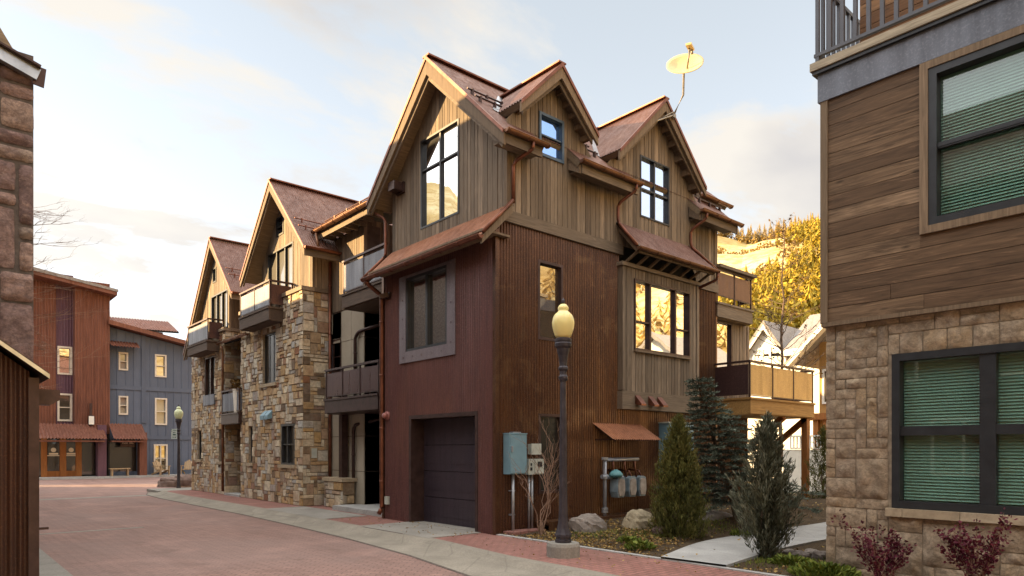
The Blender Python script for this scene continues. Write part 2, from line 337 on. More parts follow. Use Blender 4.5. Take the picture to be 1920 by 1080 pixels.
M['letter'] = m_plain('cream lettering', (.68, .60, .46), .6, 0, .05)
M['woodchair'] = m_wood('bleached chair wood', [(.36, .25, .15), (.42, .3, .18), (.46, .33, .2), (.5, .36, .22)])
M['red'] = m_plain('dull pink red bell', (.30, .12, .11), .5, .1, .15)
M['log'] = m_wood('pale debarked log', [(.62, .5, .33), (.66, .54, .36), (.68, .56, .38), (.7, .58, .4)], 'x', .6, .3)

# ---------------------------------------------------------------- mesh helpers
ORG = {}
class MB:
    def __init__(s): s.v = []; s.f = []; s.r = []
    def face(s, pts, r=None):
        b = len(s.v); s.v += [tuple(p) for p in pts]; s.f.append(tuple(range(b, b + len(pts)))); s.r.append(RND() if r is None else r)
    def hexa(s, c, r=None):
        r = RND() if r is None else r; b = len(s.v); s.v += [tuple(p) for p in c]
        for q in ((0, 3, 2, 1), (4, 5, 6, 7), (0, 1, 5, 4), (1, 2, 6, 5), (2, 3, 7, 6), (3, 0, 4, 7)):
            s.f.append(tuple(b + i for i in q)); s.r.append(r)
    def box(s, x0, x1, y0, y1, z0, z1, r=None):
        s.hexa([(x0, y0, z0), (x1, y0, z0), (x1, y1, z0), (x0, y1, z0), (x0, y0, z1), (x1, y0, z1), (x1, y1, z1), (x0, y1, z1)], r)
    def beam(s, p, q, w, h, up=(0, 0, 1), r=None):
        p, q = Vector(p), Vector(q); d = (q - p).normalized(); u = Vector(up)
        sd = d.cross(u).normalized() * w / 2; u = sd.cross(d).normalized() * h / 2
        s.hexa([p - sd - u, p + sd - u, q + sd - u, q - sd - u, p - sd + u, p + sd + u, q + sd + u, q - sd + u], r)
    def prism(s, poly, vec, r=None):
        r = RND() if r is None else r; n = len(poly); vec = Vector(vec); b = len(s.v)
        s.v += [tuple(p) for p in poly] + [tuple(Vector(p) + vec) for p in poly]
        s.f.append(tuple(b + i for i in range(n))); s.r.append(r)
        s.f.append(tuple(b + n + i for i in reversed(range(n)))); s.r.append(r)
        for i in range(n):
            j = (i + 1) % n; s.f.append((b + i, b + n + i, b + n + j, b + j)); s.r.append(r)
    def tube(s, pts, rad, n=8, r=None):
        r = RND() if r is None else r; pts = [Vector(p) for p in pts]; m = len(pts)
        rs = rad if isinstance(rad, (list, tuple)) else [rad] * m; b = len(s.v)
        for i, p in enumerate(pts):
            d = (pts[min(i + 1, m - 1)] - pts[max(i - 1, 0)]).normalized()
            a = d.cross(Vector((0, 0, 1)) if abs(d.z) < .9 else Vector((1, 0, 0))).normalized(); c = d.cross(a)
            for k in range(n):
                t = 2 * pi * k / n; s.v.append(tuple(p + a * cos(t) * rs[i] + c * sin(t) * rs[i]))
        for i in range(m - 1):
            for k in range(n):
                k2 = (k + 1) % n; s.f.append((b + i * n + k, b + i * n + k2, b + (i + 1) * n + k2, b + (i + 1) * n + k)); s.r.append(r)
        s.f.append(tuple(b + k for k in reversed(range(n)))); s.r.append(r)
        s.f.append(tuple(b + (m - 1) * n + k for k in range(n))); s.r.append(r)
    def lathe(s, c, prof, n=24, r=None, flute=0):
        r = RND() if r is None else r; b = len(s.v); m = len(prof)
        for (rad, z) in prof:
            for k in range(n):
                t = 2 * pi * k / n; q = rad * (1 - (flute if k % 2 else 0)); s.v.append((c[0] + q * cos(t), c[1] + q * sin(t), c[2] + z))
        for i in range(m - 1):
            for k in range(n):
                k2 = (k + 1) % n; s.f.append((b + i * n + k, b + i * n + k2, b + (i + 1) * n + k2, b + (i + 1) * n + k)); s.r.append(r)
        s.f.append(tuple(b + k for k in reversed(range(n)))); s.r.append(r)
        s.f.append(tuple(b + (m - 1) * n + k for k in range(n))); s.r.append(r)
    def pbox(s, pl, s0, s1, z0, z1, d0, d1, r=None):
        s.hexa([pl(s0, z0, d0), pl(s1, z0, d0), pl(s1, z0, d1), pl(s0, z0, d1), pl(s0, z1, d0), pl(s1, z1, d0), pl(s1, z1, d1), pl(s0, z1, d1)], r)
    def build(s, name, mat, parent=None, smooth=False):
        me = bpy.data.meshes.new(name); o = bpy.data.objects.new(name, me); COL.objects.link(o)
        T = Vector(ORG[parent.name]) if parent else Vector((0, 0, 0))
        me.from_pydata([(x - T[0], y - T[1], z - T[2]) for x, y, z in s.v], [], s.f)
        a = me.attributes.new('rnd', 'FLOAT', 'FACE'); a.data.foreach_set('value', s.r)
        me.materials.append(M[mat] if isinstance(mat, str) else mat)
        if smooth: me.polygons.foreach_set('use_smooth', [True] * len(me.polygons))
        me.update()
        if parent: o.parent = parent
        ORG[o.name] = T
        return o
class Plane:
    """a wall plane: o, horizontal run, outward normal; call (s, z, d) -> point"""
    def __init__(s, o, run, nrm): s.o, s.u, s.n = Vector(o), Vector(run), Vector(nrm)
    def __call__(s, a, z, d=0): return tuple(s.o + s.u * a + s.n * d + Vector((0, 0, z)))
def west(x): return Plane((x, 0, 0), (0, 1, 0), (-1, 0, 0))     # faces the street, s = world y
def south(y): return Plane((0, y, 0), (1, 0, 0), (0, -1, 0))    # faces the garden side, s = world x

def tag(o, label, cat, group=None):
    o['label'] = label; o['category'] = cat
    if group: o['group'] = group
    return o
def thing(name, label, cat, loc=(0, 0, 0), group=None):
    o = bpy.data.objects.new(name, None); COL.objects.link(o); o.location = loc; o.empty_display_size = .2
    ORG[o.name] = Vector(loc); return tag(o, label, cat, group)
def struct(name, mb, mat, kind='structure', smooth=False):
    o = mb.build(name, mat, None, smooth); o['kind'] = kind; return o
def copy_tree(o, loc, label, mats=None, parent=None, rotz=None, scale=None):
    c = o.copy(); COL.objects.link(c)
    if parent is None:
        c.location = loc; c['label'] = label
        if rotz is not None: c.rotation_euler[2] = rotz
        if scale: c.scale = (scale,) * 3
    else: c.parent = parent
    for ch in list(o.children): copy_tree(ch, loc, label, mats, c)
    return c

def corr(s0, s1, pitch=.072, amp=.015, seg=6):
    n = max(2, int((s1 - s0) / pitch * seg)); return [(s0 + (s1 - s0) * i / n, amp * sin(2 * pi * (s1 - s0) * i / n / pitch), .5) for i in range(n + 1)]
def boards(s0, s1, w0=.09, w1=.165, gap=.013, dep=.024):
    out = []; a = s0
    while a < s1 - 1e-4:
        b = min(s1, a + U(w0, w1))
        if s1 - b < .05: b = s1
        r = RND(); off = U(-.004, .004)
        out += [(a, -dep, r), (a + gap * .4, off, r), (b - gap * .6, off, r), (b, -dep, r)]; a = b
    return out
def battens(s0, s1, w=.40, bw=.05, dep=.02):
    out = []; a = s0
    while a < s1 - 1e-4:
        b = min(s1, a + w); r = RND()
        out += [(a, dep, r), (a + bw, dep, r), (a + bw + .002, 0, r), (b - .002, 0, r)]; a = b
    out.append((s1, dep, .5)); return out
def lin(p):
    return lambda s: p
def skin(mb, pl, prof, bot, top, holes=(), d=0):
    """vertical-profile wall skin with rectangular openings; bot and top are functions of s"""
    cuts = sorted({h[i] for h in holes for i in (0, 1)})
    pr = []
    for i in range(len(prof) - 1):
        (a, oa, r), (b, ob, _) = prof[i], prof[i + 1]
        pts = [(a, oa)]
        for c in cuts:
            if a + 1e-5 < c < b - 1e-5: pts.append((c, oa + (ob - oa) * (c - a) / (b - a)))
        pts.append((b, ob))
        for (p, q) in zip(pts, pts[1:]): pr.append((p, q, r))
    for (a, oa), (b, ob), r in pr:
        if b - a < 1e-6 and abs(oa - ob) < 1e-6: continue
        mid = (a + b) / 2
        za, zb = bot(a), top(a); ya, yb = bot(b), top(b)
        blk = sorted((h[2], h[3]) for h in holes if h[0] < mid < h[1])
        segs = []; lo = (za, ya)
        for (h0, h1) in blk:
            if h0 > min(lo): segs.append((lo, (min(h0, zb), min(h0, yb))))
            lo = (max(h1, lo[0]), max(h1, lo[1]))
        segs.append((lo, (zb, yb)))
        for (l, h) in segs:
            if h[0] - l[0] < 1e-4 and h[1] - l[1] < 1e-4: continue
            mb.face([pl(a, l[0], d + oa), pl(b, l[1], d + ob), pl(b, max(h[1], l[1]), d + ob), pl(a, max(h[0], l[0]), d + oa)], r)
def window(parent, pl, s0, s1, z0, z1, cols=(), rows=(), fr=.05, mw=.035, depth=.10, frame='frame', glass='glass', proud=.012, name='window', pane_name='pane', d=0):
    mb = MB(); a, b = d - depth, d + proud
    mb.pbox(pl, s0, s0 + fr, z0, z1, a, b); mb.pbox(pl, s1 - fr, s1, z0, z1, a, b)
    mb.pbox(pl, s0 + fr, s1 - fr, z0, z0 + fr, a, b); mb.pbox(pl, s0 + fr, s1 - fr, z1 - fr, z1, a, b)
    cs = [s0 + (s1 - s0) * c for c in cols]
    for c in cs: mb.pbox(pl, c - mw / 2, c + mw / 2, z0 + fr, z1 - fr, a + .01, b - .02)
    edges = [s0 + fr] + [e for c in cs for e in (c - mw / 2, c + mw / 2)] + [s1 - fr]
    for k in range(0, len(edges), 2):
        for rr in rows:
            z = z0 + (z1 - z0) * rr; mb.pbox(pl, edges[k], edges[k + 1], z - mw * .36, z + mw * .36, a + .012, b - .024)
    o = mb.build(name, frame, parent)
    if glass:
        g = MB(); g.pbox(pl, s0 + fr * .6, s1 - fr * .6, z0 + fr * .6, z1 - fr * .6, a + .022, a + .03); g.build(pane_name, glass, o)
    return o
def trimbox(mb, pl, s0, s1, z0, z1, w, d0, d1):
    mb.pbox(pl, s0 - w, s0, z0 - w, z1 + w, d0, d1); mb.pbox(pl, s1, s1 + w, z0 - w, z1 + w, d0, d1)
    mb.pbox(pl, s0, s1, z0 - w, z0, d0, d1); mb.pbox(pl, s0, s1, z1, z1 + w, d0, d1)
def roof_slope(skin_mb, slab_mb, e0, e1, up, pitch=.075, amp=.010, thick=.13):
    """one sloping roof face: eave corner e0 -> e1, 'up' runs from eave to ridge"""
    e0, e1, up = Vector(e0), Vector(e1), Vector(up); L = (e1 - e0).length; d = (e1 - e0) / L
    n = d.cross(up).normalized()
    if n.z < 0: n = -n
    for (a, oa, r), (b, ob, _) in zip(*(lambda p: (p, p[1:]))(corr(0, L, pitch, amp))):
        p, q = e0 + d * a + n * (oa + amp + .004), e0 + d * b + n * (ob + amp + .004)
        skin_mb.face([p, q, q + up, p + up], r)
    lo = -n * thick
    slab_mb.hexa([e0 + lo, e1 + lo, e1 + up + lo, e0 + up + lo, e0, e1, e1 + up, e0 + up])
def gutter(parent, p, q, r=.062, mat='copper', name='gutter'):
    """half-round trough with rolled lip, end caps and brackets"""
    mb = MB(); p, q = Vector(p), Vector(q); d = (q - p).normalized(); a = d.cross(Vector((0, 0, 1))).normalized(); up = Vector((0, 0, 1)); n = 8
    ring = [a * cos(pi * k / n) * r - up * sin(pi * k / n) * r for k in range(n + 1)]
    for k in range(n): mb.face([p + ring[k], p + ring[k + 1], q + ring[k + 1], q + ring[k]], .5)
    mb.face([p + x for x in ring], .5); mb.face([q + x for x in reversed(ring)], .5)
    mb.tube([p + ring[0], q + ring[0]], .011, 6); mb.tube([p + ring[-1], q + ring[-1]], .011, 6)
    L = (q - p).length; c = max(2, int(L / .6))
    for i in range(c + 1):
        m = p + d * (.04 + (L - .08) * i / c)
        mb.tube([m + x * 1.06 for x in ring], .010, 5)
    return mb.build(name, mat, parent, True)
def downspout(parent, pts, r=.036, mat='copper_dk', straps=True):
    mb = MB(); pts = [Vector(p) for p in pts]; sm = [pts[0]]
    for i in range(1, len(pts) - 1):
        a, b, c = pts[i - 1], pts[i], pts[i + 1]; k = min(.11, (b - a).length * .4, (c - b).length * .4)
        p0 = b + (a - b).normalized() * k; p2 = b + (c - b).normalized() * k
        for t in (0, .25, .5, .75, 1): sm.append(p0 * (1 - t) ** 2 + b * 2 * t * (1 - t) + p2 * t * t)
    sm.append(pts[-1]); mb.tube(sm, r, 10)
    if straps:
        for a, b in zip(pts, pts[1:]):
            L = (b - a).length
            if L > 1:
                for i in range(int(L / 1.4) + 1):
                    m = a + (b - a) * ((i + .5) / (int(L / 1.4) + 1)); e = (b - a).normalized() * .02; mb.tube([m - e, m + e], r * 1.18, 10)
    return mb.build('downspout', mat, parent, True)
def stones(mb, pl, s0, s1, z0, z1, holes=(), cell=.115, maxw=4, maxh=3, inset=.010, dmin=.012, dmax=.04, sub=0, rough=.01, top=None, rnd_c=.05):
    """random ashlar: rectangles of many sizes packed on a grid, each a bevelled, slightly tilted block"""
    nx, nz = max(1, round((s1 - s0) / cell)), max(1, round((z1 - z0) / cell)); cw, ch = (s1 - s0) / nx, (z1 - z0) / nz
    occ = [[False] * nz for _ in range(nx)]
    for i in range(nx):
        for j in range(nz):
            x, z = s0 + (i + .5) * cw, z0 + (j + .5) * ch
            if any(h[0] < x < h[1] and h[2] < z < h[3] for h in holes) or (top and z > top(x)): occ[i][j] = True
    for j in range(nz):
        for i in range(nx):
            if occ[i][j]: continue
            w = random.choice([1, 2, 2, 3, 3, maxw]); h = random.choice([1, 1, 2, 2, maxh])
            if w == 1: h = min(h, 2)
            k = 0
            while k < w and i + k < nx and not occ[i + k][j]: k += 1
            w = k; k = 0
            while k < h and j + k < nz and all(not occ[i + q][j + k] for q in range(w)): k += 1
            h = k
            for q in range(w):
                for p in range(h): occ[i + q][j + p] = True
            a, b, c, e = s0 + i * cw, s0 + (i + w) * cw, z0 + j * ch, z0 + (j + h) * ch
            for H in holes:
                if a < H[1] and b > H[0] and c < H[3] and e > H[2]:
                    o = [(b - H[0], 0), (H[1] - a, 1), (e - H[2], 2), (H[3] - c, 3)]; k = min(o)[1]
                    if k == 0: b = H[0]
                    elif k == 1: a = H[1]
                    elif k == 2: e = H[2]
                    else: c = H[3]
            if b - a < .03 or e - c < .03: continue
            r = RND(); g = inset * .5; A, B, C, E = a + g + U(0, g), b - g - U(0, g), c + g + U(0, g), e - g - U(0, g); dd = U(dmin, dmax)
            if sub == 0:
                o4 = [pl(A, C, 0), pl(B, C, 0), pl(B, E, 0), pl(A, E, 0)]
                i4 = [pl(x + sx * inset, z + sz * inset, dd + U(-.006, .006)) for x, z, sx, sz in ((A, C, 1, 1), (B, C, -1, 1), (B, E, -1, -1), (A, E, 1, -1))]
                mb.face(i4, r)
                for k in range(4): mb.face([o4[k], o4[(k + 1) % 4], i4[(k + 1) % 4], i4[k]], r)
            else:
                m = max(2, min(9, int((B - A) / .045) + 1)); n = max(2, min(9, int((E - C) / .06) + 1)); sd = U(0, 99); base = len(mb.v)
                for y in range(n + 1):
                    for x in range(m + 1):
                        fx, fz = x / m, y / n; ed = min(fx, 1 - fx) * (B - A), min(fz, 1 - fz) * (E - C)
                        k = min(1, min(ed) / (.02 if rnd_c < .03 else .035)); nn = mnoise.noise(Vector((fx * (B - A) * 13 + sd, fz * (E - C) * 13, sd * 1.7)))
                        wob = mnoise.noise(Vector((fx * 3 + sd, fz * 3 + 7, sd))) * .35 * rnd_c * (0 if 0 < x < m and 0 < y < n else 1)
                        # round the corners of the block
                        cr = min(ed[0], rnd_c) + min(ed[1], rnd_c); pull = max(0, rnd_c - cr) * .45
                        px = A + fx * (B - A) + (pull if fx < .5 else -pull) + wob; pz = C + fz * (E - C) + (pull if fz < .5 else -pull) + wob
                        mb.v.append(pl(px, pz, (dd + nn * rough * 2) * (k ** .5 if k > 0 else 0)))
                for y in range(n):
                    for x in range(m):
                        q = base + y * (m + 1) + x; mb.f.append((q, q + 1, q + m + 2, q + m + 1)); mb.r.append(r)
def balcony(parent, pl, s0, s1, d0, d1, zf, zr, npan, panel, fascia, fh=.36, ret=(True, True), rail_mat='bronze', pb=.10, pt=.12, retpan='panel_brown'):
    """deck with a fascia beam; guard of posts, rail and steel panels. d0 wall side, d1 front; zf deck top, zr rail top"""
    mb = MB(); mb.pbox(pl, s0, s1, zf - fh, zf, d0, d1 - .06)
    mb.pbox(pl, s0 - .01, s1 + .01, zf - fh + .02, zf - .03, d1 - .06, d1)
    mb.pbox(pl, s0 - .03, s1 + .03, zf - .03, zf + .02, d0, d1 + .03)
    bo = mb.build('balcony', fascia, parent)
    rl = MB(); f = d1 - .04; n = npan
    rl.pbox(pl, s0 - .03, s1 + .03, zr - .05, zr, f - .03, f + .04)
    for i in range(n + 1):
        s = s0 + .02 + (s1 - s0 - .04) * i / n; rl.pbox(pl, s - .02, s + .02, zf + .021, zr - .051, f - .02, f + .02)
    rl.pbox(pl, s0 + .041, s1 - .041, zf + pb - .03, zf + pb - .005, f - .012, f + .012)
    for k, s in ((0, s0), (1, s1)):
        if ret[k]:
            rl.pbox(pl, s - .03, s + .03, zr - .05, zr, d0, f - .031)
            rl.pbox(pl, s - .018, s + .018, zf + .021, zr - .051, d0 + .01, d0 + .05)
    rl.build('railing', rail_mat, bo)
    for i in range(n):
        a = s0 + .02 + (s1 - s0 - .04) * i / n + .026; b = s0 + .02 + (s1 - s0 - .04) * (i + 1) / n - .026
        g = MB(); g.pbox(pl, a, b, zf + pb, zr - pt, f - .004, f + .008); g.build('guard_panel', panel, bo)
    for k, s in ((0, s0), (1, s1)):
        if ret[k]:
            g = MB(); g.pbox(pl, s - .006, s + .006, zf + pb, zr - pt, d0 + .06, f - .03); g.build('guard_panel', retpan, bo)
    return bo

# ================================================================ SETTING
def lerp_tab(tab, y):
    if y <= tab[0][0]: return tab[0][1]
    for (a, p), (b, q) in zip(tab, tab[1:]):
        if y <= b: return p + (q - p) * (y - a) / (b - a)
    return tab[-1][1]
ROAD_R = [(-14, -3.9), (-6, -3.15), (-2.9, -2.62), (-.5, -2.2), (2, -1.98), (5, -1.85), (8, -1.78), (15.6, -1.85), (18, -1.75), (19.6, -1.35), (20.8, -.3), (21.2, 1.5)]
CURB_R = [(-14, -2.4), (-6, -1.75), (-4, -1.58), (-2.1, -1.58), (.24, -1.3), (2.4, -1.32), (8, -1.2), (15.6, -1.3), (18, -1.2), (19.4, -.9), (20.3, 0), (20.6, 1.5)]
ROAD_L = -6.55
g = MB(); g.face([(-900, -900, -.13), (1500, -900, -.13), (1500, 1500, -.13), (-900, 1500, -.13)]); struct('ground', g, 'ground')
g = MB(); ys = [-14 + .5 * i for i in range(int((20.5 + 14) / .5) + 1)]
for a, b in zip(ys, ys[1:]): g.face([(ROAD_L, a, -.1), (lerp_tab(ROAD_R, a), a, -.1), (lerp_tab(ROAD_R, b), b, -.1), (ROAD_L, b, -.1)])
g.face([(ROAD_L, 20.5, -.1), (34, 20.5, -.1), (34, 35.3, -.1), (ROAD_L, 35.3, -.1)]); g.face([(-40, 20.5, -.1), (ROAD_L, 20.5, -.1), (ROAD_L, 35.3, -.1), (-40, 35.3, -.1)])
struct('road', g, 'road')
g = MB()    # gutter pan and rolled kerb
for a, b in zip(ys, ys[1:]):
    row = []
    for y in (a, b):
        r, c = lerp_tab(ROAD_R, y), lerp_tab(CURB_R, y)
        row.append([(r, y, -.14), (r, y, -.092), (c - .2, y, -.075), (c - .09, y, -.03), (c - .03, y, .004), (c, y, .006), (c + .16, y, .006)])
    for p, q, s, t_ in zip(row[0], row[0][1:], row[1][1:], row[1]): g.face([p, q, s, t_])
struct('kerb', g, 'concrete_old')
g = MB()
for a, b in zip(ys, ys[1:]): g.face([(lerp_tab(CURB_R, a) + .14, a, 0), (.0, a, 0), (.0, b, 0), (lerp_tab(CURB_R, b) + .14, b, 0)])
g.face([(0, 4.05, 0), (2.7, 4.05, 0), (2.7, 8.5, 0), (0, 8.5, 0)]); g.face([(0, 13.2, 0), (2.7, 13.2, 0), (2.7, 14.9, 0), (0, 14.9, 0)])
struct('pavement', g, 'pave')
g = MB(); g.box(-.005, .085, -9, -.02, -.1, .018); struct('pavement_edging', g, 'concrete_lt')
g = MB(); g.box(-1.22, -.01, .42, 2.98, -.1, .010); g.box(0.0, .36, .5, 2.96, -.1, .012); struct('garage_apron', g, 'concrete')
g = MB(); g.box(-1.245, -1.215, 1.25, 2.75, -.1, .012)
for a, b in zip(ys, ys[1:]): g.prism([(lerp_tab(ROAD_R, a) - .018, a, -.098), (lerp_tab(ROAD_R, a) + .012, a, -.088), (lerp_tab(ROAD_R, b) + .012, b, -.088), (lerp_tab(ROAD_R, b) - .018, b, -.098)], (0, 0, .003))
struct('kerb_joints', g, 'mortar_dark')
g = MB(); g.box(ROAD_L, -1.7, 17.6, 18.05, -.15, -.095); g.box(ROAD_L, -4.4, 6.6, 6.75, -.15, -.095); struct('road_band', g, 'concrete')
g = MB(); g.box(-1.14, -.02, 4.75, 8.3, -.1, .010); struct('entry_walk', g, 'concrete')
g = MB(); g.box(-7.4, ROAD_L, -14, 20.5, -.2, -.06); struct('left_verge', g, 'concrete')
g = MB(); g.box(-40, 40, 35.3, 37, -.2, .02); struct('far_pavement', g, 'concrete_lt')
g = MB(); g.box(-1.2, 4, 18.6, 20.4, -.1, .004); struct('corner_pavement', g, 'concrete')
# garden path
pt = [(1239, 1046), (1310, 1019), (1390, 1004), (1470, 992), (1560, 978)]; pb = [(1362, 1062), (1420, 1043), (1470, 1029), (1520, 1018), (1590, 1004)]
PT = [P(u, v, 'z', .03)[:2] for u, v in pt]; PB = [P(u, v, 'z', .03)[:2] for u, v in pb]
PT.append((11, -2.6)); PB.append((11, -4.0))
def smooth(pts, n=6):
    out = []
    for i in range(len(pts) - 1):
        p0, p1, p2, p3 = (Vector((*pts[max(0, min(len(pts) - 1, k))], 0)) for k in (i - 1, i, i + 1, i + 2))
        for j in range(n):
            t = j / n; out.append(.5 * (2 * p1 + (p2 - p0) * t + (2 * p0 - 5 * p1 + 4 * p2 - p3) * t * t + (3 * p1 - p0 - 3 * p2 + p3) * t ** 3))
    out.append(Vector((*pts[-1], 0))); return [(q.x, q.y) for q in out]
PT, PB = smooth(PT), smooth(PB)
g = MB(); CENT = []
for k in range(len(PT) - 1):
    a, b, c, d = PT[k], PT[k + 1], PB[k + 1], PB[k]
    g.face([(*a, .05), (*b, .05), (*c, .05), (*d, .05)], .5); g.face([(*d, .05), (*c, .05), (*c, -.1), (*d, -.1)], .5); g.face([(*a, .05), (*b, .05), (*b, -.1), (*a, -.1)], .5)
    CENT.append(((a[0] + d[0]) / 2, (a[1] + d[1]) / 2, sqrt((a[0] - d[0]) ** 2 + (a[1] - d[1]) ** 2) / 2))
struct('path', g, 'concrete_lt')
def soil_h(x, y):
    h = .012 + max(0, min(x - .1, 5)) * .05 * min(1, max(0, (y + 4.6) / 2.2)) + .03 * mnoise.noise(Vector((x * 1.3, y * 1.3, 0))) * min(1, max(0, (x - .1) * 2)) + .012 * mnoise.noise(Vector((x * 5, y * 5, 3)))
    for cx, cy, hw in CENT:
        dd = sqrt((x - cx) ** 2 + (y - cy) ** 2)
        if dd < hw + .35: h = min(h, .03 + max(0, dd - hw - .02) * .4)
    return h
g = MB(); NX, NY = 100, 90
def gx(i): return .085 + 21.9 * (i / NX) ** 1.6
def gy(j): return -.0 - 9 * (j / NY)
vs = [[(gx(i), gy(j), soil_h(gx(i), gy(j))) for j in range(NY + 1)] for i in range(NX + 1)]
for i in range(NX):
    for j in range(NY): g.face([vs[i][j], vs[i + 1][j], vs[i + 1][j + 1], vs[i][j + 1]], .5)
struct('garden_bed', g, 'soil', smooth=True)
# hills
def hill_tan(deg):
    t = .315 * (0 if deg < 22 else min(1, (deg - 22) / 26) ** .8) if deg < 215 else .315 * max(0, 1 - (deg - 215) / 25)
    t = max(t, .05); t += .36 * exp(-((deg + 35) / 8.0) ** 2); t += .035 * mnoise.noise(Vector((deg * .11, 3, 0))) + .012 * mnoise.noise(Vector((deg * .5, 9, 0)))
    return max(.03, t)
R0, R1 = 62, 300
def hill_pt(deg, r):
    k = (r - R0) / (R1 - R0); k = max(0, min(1.25, k)); s = k ** .9 if k <= 1 else 1 + (k - 1) * .06
    h = hill_tan(deg) * R1 * s + (4.5 * mnoise.noise(Vector((cos(radians(deg)) * r * .02, sin(radians(deg)) * r * .02, 1))) + 1.6 * mnoise.noise(Vector((cos(radians(deg)) * r * .08, sin(radians(deg)) * r * .08, 5)))) * min(1, k * 3)
    return (sin(radians(deg)) * r, cos(radians(deg)) * r, h - .2)
g = MB(); rs = [R0 + (380 - R0) * i / 34 for i in range(35)]; dg = [-80 + 325 * i / 260 for i in range(261)]
grid = [[hill_pt(d, r) for r in rs] for d in dg]
for i in range(260):
    for j in range(34): g.face([grid[i][j], grid[i + 1][j], grid[i + 1][j + 1], grid[i][j + 1]], .5)
struct('hill', g, 'hill', smooth=True)
def conifer(mb, p, h, w, n=26):
    n = int(n * 2.4)
    x, y, z = p
    for k in range(n):
        t = (k / n) ** .85; a = k * 2.4 + U(-.5, .5); rr = w * (1 - t) * U(.7, 1.15) + .1; zz = z + h * (.06 + .92 * t)
        c, s = cos(a), sin(a); r = RND() * .6 + .4 * t; wd = rr * .30
        mb.face([(x, y, zz + h * .11), (x + c * rr - s * wd, y + s * rr + c * wd, zz - h * .03), (x + c * rr * 1.15, y + s * rr * 1.15, zz - h * .06), (x + c * rr + s * wd, y + s * rr - c * wd, zz - h * .02)], r)
def aspen(mb, p, h, w, n=60):
    x, y, z = p; b = RND() * .4
    for k in range(n):
        t = RND(); a = U(0, 6.28); q = w * sqrt(max(0.02, 1 - (2 * t - 1) ** 2)) * U(.5, 1); c = Vector((x + cos(a) * q, y + sin(a) * q, z + h * (.18 + .8 * t)))
        e = Vector((U(-1, 1), U(-1, 1), U(-.6, .6))).normalized() * U(.25, .5); f = e.cross(Vector((U(-1, 1), U(-1, 1), U(-1, 1)))).normalized() * U(.25, .45)
        mb.face([c - e, c + f, c + e, c - f], min(1, b + .6 * t * RND() + .2))
g = MB(); gr = MB()
for k in range(3400):
    deg = U(48, 76); r = U(R0 + 14, 330)
    q = hill_pt(deg, r); cl = mnoise.noise(Vector((q[0] * .028, q[1] * .028, 2)))
    el = q[2] / r
    ridge = r > 278
    if ridge:
        if cl > -.25 and RND() < .9: conifer(gr, q, U(3.5, 8), U(1.0, 1.7), 20)
    elif deg > 60.5 + max(0, r - 120) * .06 + cl * 9:
        if RND() < .5: conifer(g, q, U(4, 7.5), U(1.1, 1.9))
        else: aspen(g, q, U(3.5, 6.5), U(1.3, 2.2))
    elif cl > .16 and RND() < .5: aspen(gr, q, U(1.5, 3.2), U(1.0, 1.8), 26)
struct('hillside_forest', g, 'conifer', 'stuff'); struct('ridge_forest', gr, 'conifer_ridge', 'stuff')
g = MB()
for k in range(500):
    deg = U(88, 150); r = U(R0 + 20, 330)
    conifer(g, hill_pt(deg, r), U(5, 10), U(1.6, 2.6), 14)
struct('valley_forest', g, 'conifer_ridge', 'stuff')

# ================================================================ CORNER HOUSE
H = thing('corner_house', 'three storey corner house of rusted corrugated steel below and weathered boards above, with a garage', 'house', (0, 0, 0))
FR, SI = west(0), south(0)
UX = .28                                                        # upper storey sits back from the street wall
RZ, RY, EZ, EY = 9.75, 2.10, 7.37, -.38; SL = (RZ - EZ) / (RY - EY)
gar = (.52, 2.94, 0, 2.33); swin = (1.22, 3.30, 3.49, 5.40)
mb = MB(); skin(mb, FR, corr(.05, 4.02), lin(0), lin(5.62), [gar, (1.5, 3.04, 3.73, 5.34)]); mb.build('wall', 'rust_front', H)
mb = MB(); w1 = (1.07, 1.77, 3.76, 5.33); w0 = (1.09, 1.78, .72, 2.30)
skin(mb, SI, corr(.05, 3.52), lin(0), lin(5.9), [w1, w0]); skin(mb, SI, corr(3.52, 6.4), lin(0), lin(2.55)); skin(mb, SI, corr(6.4, 7.36), lin(0), lin(5.62))
mb.build('wall', 'rust_side', H)
mb = MB(); mb.box(-.022, .06, -.022, .06, 0, 5.7); mb.box(-.022, .06, 4.0, 4.08, 0, 5.6); mb.box(7.35, 7.42, -.022, .06, 0, 5.62); mb.build('corner_trim', 'rust_side', H)
top_w = lambda s: RZ - .15 - abs(s - RY) * SL
bw = (1.51, 2.92, 6.45, 8.40)
def cut_boards(a, b, *br):
    out = []; e = [a, *br, b]
    for p, q in zip(e, e[1:]): out += boards(p, q)
    return out
mb = MB(); skin(mb, west(UX), cut_boards(.03, 4.12, RY), lin(6.05), top_w, [bw]); mb.build('upper_wall', 'wood', H)
D2, D3 = (1.42, 9.15, 1.07), (4.81, 9.62, 1.63)                 # wall dormers: ridge x, ridge z, half width
top_s = lambda s: max(EZ - SL * EY - .12, D2[1] - .16 - abs(s - D2[0]), D3[1] - .16 - abs(s - D3[0]))
dw = (1.10, 1.79, 7.39, 8.25); big = (4.27, 5.37, 6.90, 8.30)
mb = MB(); skin(mb, SI, cut_boards(UX, 7.38, D2[0] - 1.15, D2[0], D2[0] + 1.2, D3[0] - 1.7, D3[0], D3[0] + 1.7), lambda s: 6.1 if s < 6.4 else 5.84, top_s, [dw, big]); mb.build('upper_wall', 'wood', H)
mb = MB(); mb.pbox(SI, UX - .02, UX + .07, 6.1, 7.5, -.06, .022); mb.build('corner_board', 'trimwood', H); mb = MB(); mb.pbox(SI, 7.30, 7.43, 5.84, 7.5, -.06, .022); mb.build('corner_board', 'trimwood', H)
